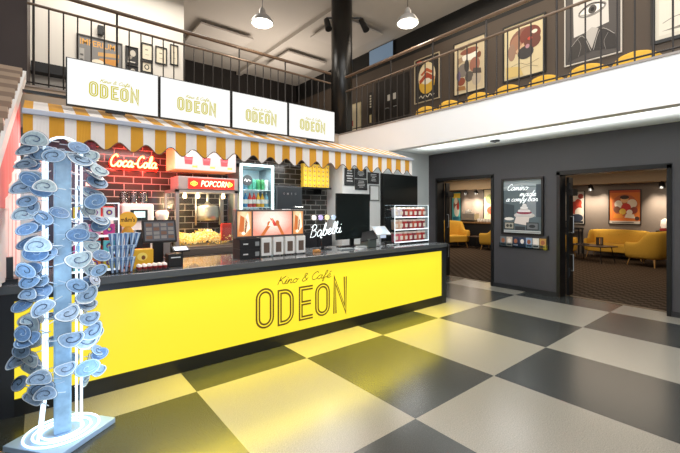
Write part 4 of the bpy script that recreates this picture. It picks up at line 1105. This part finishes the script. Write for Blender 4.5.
# ------------------------------------------------------------------ upper gallery wall
def up(name, label, y0, y1, z0, z1, bg, shapes, frame='#0c0b0a', fw=.03): return poster(name, label, 'poster', (7.278, y0, z0), -90, y0-y1, z1-z0, bg, shapes, frame, fw)
up('framed_poster', 'dark framed poster with a round cream and red face shape, nearest the upper double door', 6.02, 5.28, 4.17, 5.25, '#2a2622',
   [('e',.5,.56,.36,.33,'#e5d2a6'),('e',.5,.40,.33,.24,'#dcae3a'),('e',.5,.60,.34,.22,'#e9d9b6'),('p',[(.18,.5),(.5,.66),(.84,.5),(.8,.42),(.5,.52),(.2,.42)],'#b04a2c'),('p',[(.24,.64),(.5,.76),(.76,.64),(.7,.60),(.5,.68),(.3,.60)],'#c05f36'),('e',.5,.45,.16,.07,'#f1e7cf'),('p',[(.1,.85),(.3,.95),(.2,.98),(.06,.97)],'#a8432f'),('l',[(.18,.1),(.26,.14),(.34,.08),(.44,.14),(.54,.08),(.64,.14),(.74,.08),(.82,.12)],.03,'#d9cfb8')], frame='#b9a98c', fw=.02)
up('framed_poster', 'cream framed poster crowded with small dark figures and a white oval', 4.90, 4.13, 4.10, 5.27, '#d8c9a8',
   [('r',.05,.04,.95,.96,'#cdbd9b'),('e',.55,.68,.33,.07,'#f4efe2'),('e',.5,.79,.3,.06,'#8d5542'),('e',.3,.45,.2,.13,'#7f776f'),('e',.68,.5,.17,.14,'#9d6a58'),('e',.5,.3,.14,.1,'#5d5750'),('e',.24,.24,.13,.08,'#8b4b36'),('e',.74,.22,.15,.12,'#b9ab98'),('e',.42,.52,.08,.12,'#3e3a37'),('p',[(.1,.58),(.3,.62),(.26,.72),(.12,.7)],'#a98f72'),('p',[(.6,.34),(.9,.3),(.88,.4),(.64,.44)],'#564c45'),('e',.15,.36,.07,.1,'#6d5f7a'),('e',.82,.66,.07,.06,'#7a4a34'),('p',[(.08,.08),(.4,.06),(.36,.14),(.1,.16)],'#a27342'),('l',[(.1,.9),(.3,.86),(.5,.92),(.8,.88)],.03,'#6b5442')], frame='#1a1512', fw=.02)
up('framed_poster', 'pale framed poster with a large brown and red painted head shape', 3.76, 2.94, 4.11, 5.22, '#d9cba4',
   [('e',.52,.66,.38,.24,'#8a6152'),('e',.36,.62,.2,.18,'#a57a62'),('e',.66,.72,.26,.17,'#7a3f34'),('e',.72,.6,.2,.13,'#6e4136'),('p',[(.3,.5),(.5,.62),(.55,.46),(.42,.34)],'#cfae8c'),('e',.2,.5,.1,.16,'#9b7d6a'),('e',.55,.43,.2,.12,'#3d3b3c'),('e',.66,.66,.06,.03,'#c94a3a'),('e',.77,.76,.07,.035,'#efe6d4'),('e',.6,.53,.05,.04,'#b98a94'),('l',[(.12,.22),(.4,.26),(.6,.2),(.88,.25)],.008,'#5b4a38'),('l',[(.3,.14),(.6,.17),(.85,.12)],.007,'#5b4a38'),('p',[(.05,.03),(.5,.03),(.4,.2),(.05,.25)],'#d6bd7a')])
up('framed_poster', 'grey framed collage poster of one large eye above a dark jacket', 2.63, 1.79, 4.10, 5.36, '#4a4745',
   [('r',.02,.02,.98,.98,'#514d4b'),('p',[(.16,.37),(.8,.44),(.78,1),(.14,1)],'#d8d5d0'),('e',.50,.68,.26,.085,'#8c8985',.1),('e',.50,.68,.22,.06,'#f0eeea',.1),('e',.51,.685,.075,.058,'#4b4846'),('e',.51,.685,.035,.028,'#131211'),('l',[(.26,.69),(.4,.755),(.55,.765),(.74,.70)],.022,'#2e2b2a'),('l',[(.24,.80),(.42,.86),(.62,.86),(.8,.79)],.03,'#a7a39f'),('l',[(.3,.655),(.5,.62),(.7,.665)],.012,'#55514f'),
    ('p',[(.04,.04),(.1,.26),(.34,.38),(.5,.12)],'#3a3735'),('p',[(.5,.12),(.64,.40),(.9,.28),(.96,.06)],'#33302f'),('p',[(.36,.38),(.5,.14),(.62,.40),(.5,.44)],'#bdb9b4'),('l',[(.1,.24),(.32,.36),(.48,.12)],.012,'#a9a5a0'),('l',[(.9,.26),(.66,.38),(.53,.12)],.012,'#a9a5a0'),('l',[(.25,.08),(.3,.22),(.24,.33)],.008,'#8b8783'),('l',[(.75,.08),(.72,.2),(.79,.3)],.008,'#8b8783')], frame='#cfcac2', fw=.018)
up('framed_poster', 'pale sketch poster in a thick black frame at the gallery end', 1.43, .45, 4.08, 5.36, '#d9d4c6',
   [('r',.05,.05,.95,.95,'#e4dfd2'),('p',[(.08,.10),(.5,.14),(.9,.3),(.9,.2),(.5,.08)],'#8f8b80'),('p',[(.5,.16),(.7,.22),(.72,.34),(.6,.3)],'#6f6c64'),('l',[(.1,.2),(.3,.25),(.6,.22),(.9,.4)],.01,'#77736a'),('e',.6,.6,.2,.15,'#bdb8aa'),('l',[(.2,.5),(.4,.62),(.7,.58)],.01,'#8a867b')], fw=.05)
t = poster('notice_panel', 'narrow cream panel with red mark standing against the dark gallery wall', 'panel', (7.275, 8.5, 3.0), -90, .5, 1.68, '#dccfae', [('r',.1,.62,.3,.72,'#b8322c'),('e',.5,.5,.12,.04,'#b8322c')], '#c9b98e', .015)
t = thing('slim_sign', 'slim vertical dark sign with pale lettering beside the upper double door', 'sign', (7.278, 7.66, 4.0), -90)
MB().box(0, -.03, 0, .16, 0, .85, mat('slim_sign_dark', '#1c1916', .4)).build('panel', t)
b = MB()
for k in range(5): b.poly([(.05,-.032,.42+k*.075),(.11,-.032,.42+k*.075),(.11,-.032,.47+k*.075),(.05,-.032,.47+k*.075)], paint('#cfc6b0'))
b.poly([(.04,-.032,.0),(.12,-.032,.0),(.12,-.032,.22),(.04,-.032,.22)], paint('#cdbb8a'))
b.build('lettering', t)
d = bpy.data.objects.new('door_4', None); COL.objects.link(d); d.location = (7.28, 6.8, 2.98); d['kind'] = 'structure'
for y0, y1 in ((6.20, 6.77), (6.79, 7.38)): wb(MB().box(7.25, y0, 2.98, 7.279, y1, 5.05, mat('gallery_door', '#181310', .35)), 'door_leaf', d)
for y in (6.68, 6.88):
    wb(MB().tube([(7.25,y,4.26),(7.21,y,4.26),(7.21,y+(.1 if y > 6.8 else -.1),4.26)], .012, M_chrome, 8), 'handle', d)
    wb(MB().box(7.245, y-.05, 4.46, 7.25, y+.05, 4.62, paint('#cfc9bd')), 'door_sign', d)
t = thing('wall_screen', 'blue grey wall screen high on the black upper wall beside the column', 'screen', (7.278, 7.62, 5.56), -90)
MB().box(0, -.05, 0, .92, 0, .45, M_black).build('housing', t)
MB().poly([(.015,-.052,.015),(.905,-.052,.015),(.905,-.052,.435),(.015,-.052,.435)], mat('blue_screen', '#5f7183', .3, emit='#6d8298', es=.55)).build('display', t)

# white upper wall pictures
t = poster('cinema_poster', 'wide grey poster with orange block letters on the white upper wall', 'poster', (.54, 8.197, 3.80), 0, .72, .95, '#8f8c88',
   [('r',0,0,1,1,'#7f7d7b'),('t','IMPERIUM',.05,.83,.12,.8,'#e2a54c'),('p',[(.45,.66),(.95,.70),(.95,.78),(.45,.74)],'#c79a5c'),('p',[(.4,.55),(.9,.52),(.95,.66),(.5,.62)],'#c98a3c'),('e',.45,.45,.2,.14,'#e9dfc8'),('p',[(.5,.2),(.8,.16),(.85,.45),(.6,.42)],'#b5562c'),('r',.03,.1,.14,.75,'#a7a39d'),('r',.05,.6,.12,.64,'#5a5856'),('r',.05,.5,.12,.54,'#5a5856')], frame='#4a4744', fw=.02)
def blackposter(z, lab):
    poster('small_poster', lab, 'poster', (1.31, 8.197, z), 0, .22, .34, '#262424', [('e',.6,.65,.25,.2,'#bdb5a8'),('p',[(.15,.2),(.5,.3),(.6,.5),(.2,.45)],'#8d857a'),('r',.15,.08,.8,.14,'#d8d2c6')], frame='#1a1918', fw=.012)
blackposter(4.40, 'upper of the two small black posters beside the orange lettered poster'); blackposter(4.04, 'lower of the two small black posters beside the orange lettered poster')
for x, z, w_, h_, lab in ((1.585, 4.54, .21, .34, 'black framed pale print, first of the row on the white upper wall'), (1.84, 4.53, .22, .35, 'black framed pale print in the middle of the row on the white upper wall'), (2.12, 4.57, .16, .42, 'black framed pale print at the edge of the white upper wall')):
    poster('framed_print', lab, 'picture', (x, 8.197, z), 0, w_, h_, '#d9cfb8', [('r',.3,.6,.6,.68,'#8d8576'),('r',.3,.3,.7,.34,'#a39a8a')], fw=.02)
poster('framed_print', 'small black framed print of a dark ring below the row on the white upper wall', 'picture', (1.59, 8.197, 4.30), 0, .19, .22, '#d9cfb8', [('e',.5,.5,.3,.3,'#1b1a18'),('e',.5,.5,.19,.19,'#d9cfb8')], fw=.02)
t = thing('wall_speaker', 'small black loudspeaker on the white upper wall above the posters', 'loudspeaker', (.90, 8.19, 4.80))
MB().box(-.045, -.09, 0, .045, 0, .17, M_black).build('cabinet', t, bevel=.006)
MB().cyl((0,-.092,.06),(0,-.09,.06),.03,.03,mat('speaker_cone','#2a2a2a',.7),16).build('cone', t)
MB().box(-.015, -.0, .05, .015, .01, .11, M_black).build('bracket', t)
t = thing('wall_ledge', 'black horizontal ledge on the white upper wall behind the first menu screen', 'ledge', (.25, 8.1, 3.88))
MB().box(-.34, -.12, 0, .3, .099, .16, M_black_matt).build('board', t)

# ------------------------------------------------------------------ upholstered seats
def smoothstep(a): a = max(0, min(1, a)); return a*a*(3-2*a)
def shell_mesh(w, d, harm, hback, z0, th, flare=.03, crown=0):
    """back and arms in one curved wrap, front at local -Y"""
    b = MB(); pts = []
    n = 8
    r = .18 * min(w, d) / .7
    pts += [(-w/2, -d/2 + i*(d - r)/n) for i in range(n+1)]
    pts += [(-w/2 + r - r*math.cos(PI/2*i/5), d/2 - r + r*math.sin(PI/2*i/5)) for i in range(1, 6)]
    m = max(6, int(w/.14))
    pts += [(-w/2 + r + (w-2*r)*i/m, d/2) for i in range(1, m+1)]
    pts += [(w/2 - r + r*math.sin(PI/2*i/5), d/2 - r + r*math.cos(PI/2*i/5)) for i in range(1, 6)]
    pts += [(w/2, d/2 - r - i*(d-r)/n) for i in range(1, n+1)]
    rows = []
    for k, (x, y) in enumerate(pts):
        back = smoothstep((y + d*.12) / (d*.46))
        h = harm + (hback - harm) * back - crown * (abs(x)/(w/2))**2 * back
        nx = x / (w/2) if abs(x) > w/2 - r - .001 else 0; ny = 1 if y > d/2 - r*.6 else 0
        L = math.hypot(nx, ny) or 1; nx /= L; ny /= L
        lean = flare * (1 + 1.6*back)
        xi, yi = x - nx*th, y - ny*th
        rows.append([(xi, yi, z0), (x, y, z0), (x + nx*lean*.6, y + ny*lean*.6, z0 + (h-z0)*.5), (x + nx*lean, y + ny*lean, h - .03), (x + nx*lean*.6 - nx*th*.4, y + ny*lean*.6 - ny*th*.4, h), (xi + nx*lean*.3, yi + ny*lean*.3, h - .035), (xi, yi, z0 + (h-z0)*.5)])
    v = [p for row in rows for p in row]; q = 7; f = []
    for k in range(len(rows)-1):
        for i in range(q): f.append((k*q+i, k*q+(i+1) % q, (k+1)*q+(i+1) % q, (k+1)*q+i))
    f += [tuple(range(q)), tuple(range((len(rows)-1)*q, len(rows)*q))[::-1]]
    b.add(v, f, M_yellow_fab); return b
def make_seat(name, label, cat, w, d, harm, hback, seat_z, buttons=0, cushions=1, legh=.17):
    t = thing(name, label, cat)
    shell_mesh(w, d, harm, hback, legh+.03, .09 if w > .6 else .05, crown=.075 if w < .5 else .03).build('backrest', t, smooth=True, sub=1)
    iw = w - .17 if w > .6 else w - .08
    for k in range(cushions):
        x0 = -iw/2 + k*iw/cushions
        MB().box(x0+.004, -d/2-.02, legh+.04, x0+iw/cushions-.004, d/2-.1, seat_z, M_yellow_fab).build('seat_cushion', t, bevel=.035, seg=4)
    if buttons:
        b = MB()
        for i in range(buttons):
            x = -w*.36 + w*.72*i/(buttons-1); b.lathe([(0,-.004),(.012,-.003),(.014,.003),(0,.006)], (x, d/2-.09, hback-.18), mat('upholstery_button', '#9c741d', .8), 8)
        b.build('button_row', t)
    for sx in (-1, 1):
        for sy in (-1, 1):
            MB().cyl((sx*(w/2-.1), sy*(d/2-.09), legh+.05), (sx*(w/2-.05), sy*(d/2-.05), 0), .022, .012, M_leg, 10).build('leg', t)
    return t
# lounge behind door_2
s = make_seat('sofa', 'long yellow buttoned sofa against the lounge wall under the orange poster', 'sofa', 1.55, .8, .62, .92, .46, 5, 2)
s.location = (14.42, 3.72, 0); s.rotation_euler = (0,0,R(-90))
ac = make_seat('armchair', 'yellow armchair seen from behind, beside the low table in the wide doorway', 'armchair', .80, .80, .66, 1.0, .45)
ac.location = (13.2, 2.64, 0); ac.rotation_euler = (0,0,R(160)); ac['group'] = 'yellow lounge armchairs'
dup(ac, (13.45, 5.05, 0), -12, 'yellow armchair partly hidden by the doorway edge, facing the low table', 'yellow lounge armchairs')
dup(ac, (13.35, 9.05, 0), -28, 'yellow armchair with both arms visible, standing in front of the lounge bar', 'yellow lounge armchairs').scale = (1.3, 1.1, 1.1)
dup(ac, (13.62, 7.42, 0), 185, 'yellow armchair at the bar side, facing the other across a low table', 'yellow lounge armchairs')
def low_table(loc, rz, label, w, d, h):
    t = thing('low_table', label, 'table', loc, rz, 'low lounge tables')
    MB().box(-w/2, -d/2, h-.03, w/2, d/2, h, mat('table_brown', '#4b3a2f', .35)).build('tabletop', t, bevel=.006)
    for sx in (-1, 1):
        for sy in (-1, 1): MB().cyl((sx*(w/2-.12), sy*(d/2-.1), h-.03), (sx*(w/2-.05), sy*(d/2-.05), 0), .014, .010, M_black, 8).build('leg', t)
low_table((12.98, 3.95, 0), 65, 'dark low table with thin black legs between sofa and armchairs', 1.15, .6, .50)
low_table((13.7, 8.2, 0), 0, 'brown low table between the two armchairs by the lounge bar', .6, .46, .48)
t = thing('menu_holder', 'small dark menu holder standing on the low table before the sofa', 'holder', (13.08, 3.78, .50), -60)
MB().box(-.09, -.03, 0, .09, .03, .02, M_black).box(-.09, -.008, .02, -.07, .008, .23, M_black).box(.07, -.008, .02, .09, .008, .23, M_black).box(-.09, -.008, .21, .09, .008, .23, M_black).build('stand', t)
MB().box(-.07, -.004, .02, -.01, .004, .21, paint('#3b332c')).box(.01, -.004, .02, .07, .004, .21, paint('#7a6a58')).build('card', t)
t = thing('coaster_tray', 'flat dark tray lying on the low table before the sofa', 'tray', (12.93, 4.18, .50), 60)
MB().box(-.16, -.09, 0, .16, .09, .012, paint('#191614')).box(-.16, -.09, .012, .16, -.08, .022, paint('#191614')).box(-.16, .08, .012, .16, .09, .022, paint('#191614')).build('tray_body', t)
for y, lab in ((2.35, 'dark wall console beside the sofa carrying a white and red lamp'), (5.2, 'dark wall console behind the doorway edge below the red poster')):
    t = thing('console_table', lab, 'console', (14.75, y, 0), 0, 'dark lounge consoles')
    MB().box(-.2, -.4, .86, .2, .4, .92, M_black_matt).build('tabletop', t)
    for sx in (-1, 1):
        for sy in (-1, 1): MB().box(sx*.17-.02, sy*.37-.02, 0, sx*.17+.02, sy*.37+.02, .86, M_black_matt).build('leg', t)
t = thing('table_lamp', 'small lamp with white shade and red base on the dark console by the sofa', 'lamp', (14.7, 2.55, .92))
MB().box(-.1, -.16, 0, .1, .12, .07, paint('#b8362f')).build('base', t)
MB().lathe([(.10,.09),(.12,.16),(.11,.30),(.05,.36),(0,.37)], (0,0,0), mat('shade_white', '#f2e4d6', .5, emit='#ffe6cc', es=.5), 16).build('lamp_shade', t, smooth=True)
MB().cyl((0,0,.07),(0,0,.12),.02,.02,M_black).build('stem', t)
def lw(label, y0, y1, z0, z1, bg, shapes, frame='#0f0d0c'): poster('film_poster', label, 'poster', (14.998, y0, z0), -90, y0-y1, z1-z0, bg, shapes, frame, .025)
lw('orange framed poster with crowded figures above the sofa', 4.07, 3.19, 1.07, 2.22, '#d9772e',
   [('r',0,.93,1,1,'#c4512a'),('e',.5,.55,.42,.33,'#b9633a'),('e',.5,.72,.13,.1,'#e9b884'),('e',.5,.79,.15,.06,'#3d2a22'),('e',.30,.58,.13,.12,'#efe4d4'),('e',.74,.60,.16,.13,'#e5d6c2'),('e',.55,.48,.16,.13,'#c8352e'),('e',.25,.42,.12,.1,'#7a4a34'),('e',.8,.4,.12,.1,'#8d3f31'),('e',.44,.36,.11,.09,'#e9c04a'),('e',.66,.34,.1,.08,'#f1e7da'),('p',[(.12,.16),(.45,.18),(.42,.30),(.16,.28)],'#e08c2a'),('p',[(.5,.18),(.85,.16),(.8,.28),(.55,.29)],'#efe3cf'),('e',.9,.16,.07,.06,'#4a2c23'),('r',0,0,1,.08,'#c9bfb4'),('r',.1,.025,.8,.045,'#2c2724')])
lw('red and white framed poster half hidden behind the doorway edge', 5.55, 4.77, 1.03, 2.22, '#b8b0a6',
   [('e',.5,.75,.4,.2,'#e6ded2'),('e',.6,.5,.3,.2,'#a93a2e'),('e',.8,.35,.2,.15,'#d4cabd'),('e',.75,.65,.15,.12,'#c2452f'),('e',.7,.18,.25,.12,'#2a3346'),('e',.85,.85,.12,.08,'#8f3126'),('r',.1,.02,.95,.08,'#1e242f')])
lw('slim turquoise and yellow framed poster beside the lounge bar', 10.22, 9.72, 1.0, 2.35, '#57b3b5',
   [('r',.05,.8,.95,.97,'#e2c13e'),('e',.5,.55,.35,.25,'#8a5a4a'),('e',.45,.7,.2,.12,'#e8d7c1'),('e',.55,.35,.3,.2,'#e9e5da'),('r',.1,.03,.9,.14,'#2d6f86'),('e',.7,.5,.15,.12,'#c23d33')])
lw('large pale framed poster with green and red shapes behind the bar armchair', 8.62, 7.70, 1.02, 2.42, '#d7cba6',
   [('e',.3,.7,.22,.15,'#8f9a5c'),('e',.6,.5,.25,.18,'#b9a468'),('e',.35,.35,.2,.12,'#b5543c'),('e',.75,.78,.15,.1,'#7c7f4f'),('e',.65,.25,.2,.12,'#9aa37a'),('l',[(.2,.2),(.4,.5),(.3,.8)],.03,'#5d6a3a')])
# lounge bar
t = thing('lounge_bar', 'dark lounge bar with wooden top behind the yellow armchairs', 'bar counter', (14.5, 8.9, 0))
MB().box(-.25, -1.1, 0, .45, 1.0, .97, M_black_matt).build('bar_front', t)
MB().box(-.32, -1.15, .97, .48, 1.05, 1.03, mat('bar_wood', '#8a6a45', .35, noise=.2, nscale=10)).build('bar_top', t, bevel=.006)
t = thing('espresso_machine', 'steel espresso machine standing on the wooden lounge bar', 'coffee machine', (14.5, 8.95, 1.03))
MB().box(-.22, -.3, .05, .22, .3, .36, mat('espresso_steel', '#b5b0aa', .3, metal=.6)).build('body', t, bevel=.03, seg=3)
MB().box(-.26, -.3, 0, .22, .3, .05, M_black).build('drip_tray', t)
MB().lathe([(.0,.36),(.12,.36),(.14,.42),(.10,.50),(0,.52)], (.0,.1,0), mat('hopper', '#d9d6d2', .25), 14).build('dome', t, smooth=True)
mg = None
for k in range(5):
    if mg is None:
        mg = o = thing('white_mug', '', 'mug')
        MB().lathe([(0,0),(.05,0),(.06,.02),(.062,.13),(.055,.13),(.052,.02)], (0,0,0), paint('#e9e4dc'), 14).build('mug_body', o, smooth=True)
        MB().tube([(.06,0,.10),(.095,0,.09),(.095,0,.05),(.06,0,.03)], .008, paint('#e9e4dc'), 6).build('handle', o)
    else: o = dup(mg)
    o.location = (14.4, 8.5 - k*.13, 1.031)
    tag(o, 'white mug in the row on the lounge bar beside the espresso machine', 'mug', 'white mugs on the lounge bar')
sl = [((14.6, 4.48, 2.42), (15, 4.45, 1.7), 'black ceiling spotlight lighting the wall between the two posters by the sofa'), ((14.6, 2.62, 2.42), (15, 2.6, 1.6), 'black ceiling spotlight above the console beside the sofa'),
      ((14.6, 9.25, 2.42), (15, 9.2, 1.7), 'glowing ceiling spotlight above the lounge bar, nearer the slim poster'), ((14.6, 8.75, 2.42), (15, 8.6, 1.7), 'glowing ceiling spotlight above the lounge bar, nearer the large pale poster')]
for loc, aim, lab in sl:
    spotlamp(loc, aim, lab, 'lounge ceiling spotlights')
    spot('lounge_spot', (loc[0]-.12, loc[1], loc[2]-.16), aim, 200, 85, (1, .86, .68), .9)
point('bar_glare', (14.5, 8.9, 2.1), 5, (1, .9, .75), .04)

# small yellow tub chairs along the balcony edge
tc = None
tl = ['first yellow tub chair from the column behind the balcony railing', 'second yellow tub chair from the column behind the balcony railing', 'third yellow tub chair from the column, under the crowded cream poster',
      'yellow tub chair behind the railing, in front of the brown head poster', 'yellow tub chair behind the railing, between the head poster and the eye poster', 'yellow tub chair behind the railing, under the edge of the eye poster', 'last yellow tub chair behind the railing, past the eye poster']
for k, (y, r_) in enumerate(((4.46, 6), (3.92, -4), (3.38, 5), (2.85, -6), (2.34, 3), (1.80, 3), (1.28, 4))):
    if tc is None: tc = o = make_seat('tub_chair', '', 'armchair', .39, .42, .40, .545, .34, legh=.14)
    else: o = dup(tc)
    o.location = (5.88, y, 2.98); o.rotation_euler = (0, 0, R(-90 + 180 + r_))
    tag(o, tl[k], 'armchair', 'yellow tub chairs on the balcony')
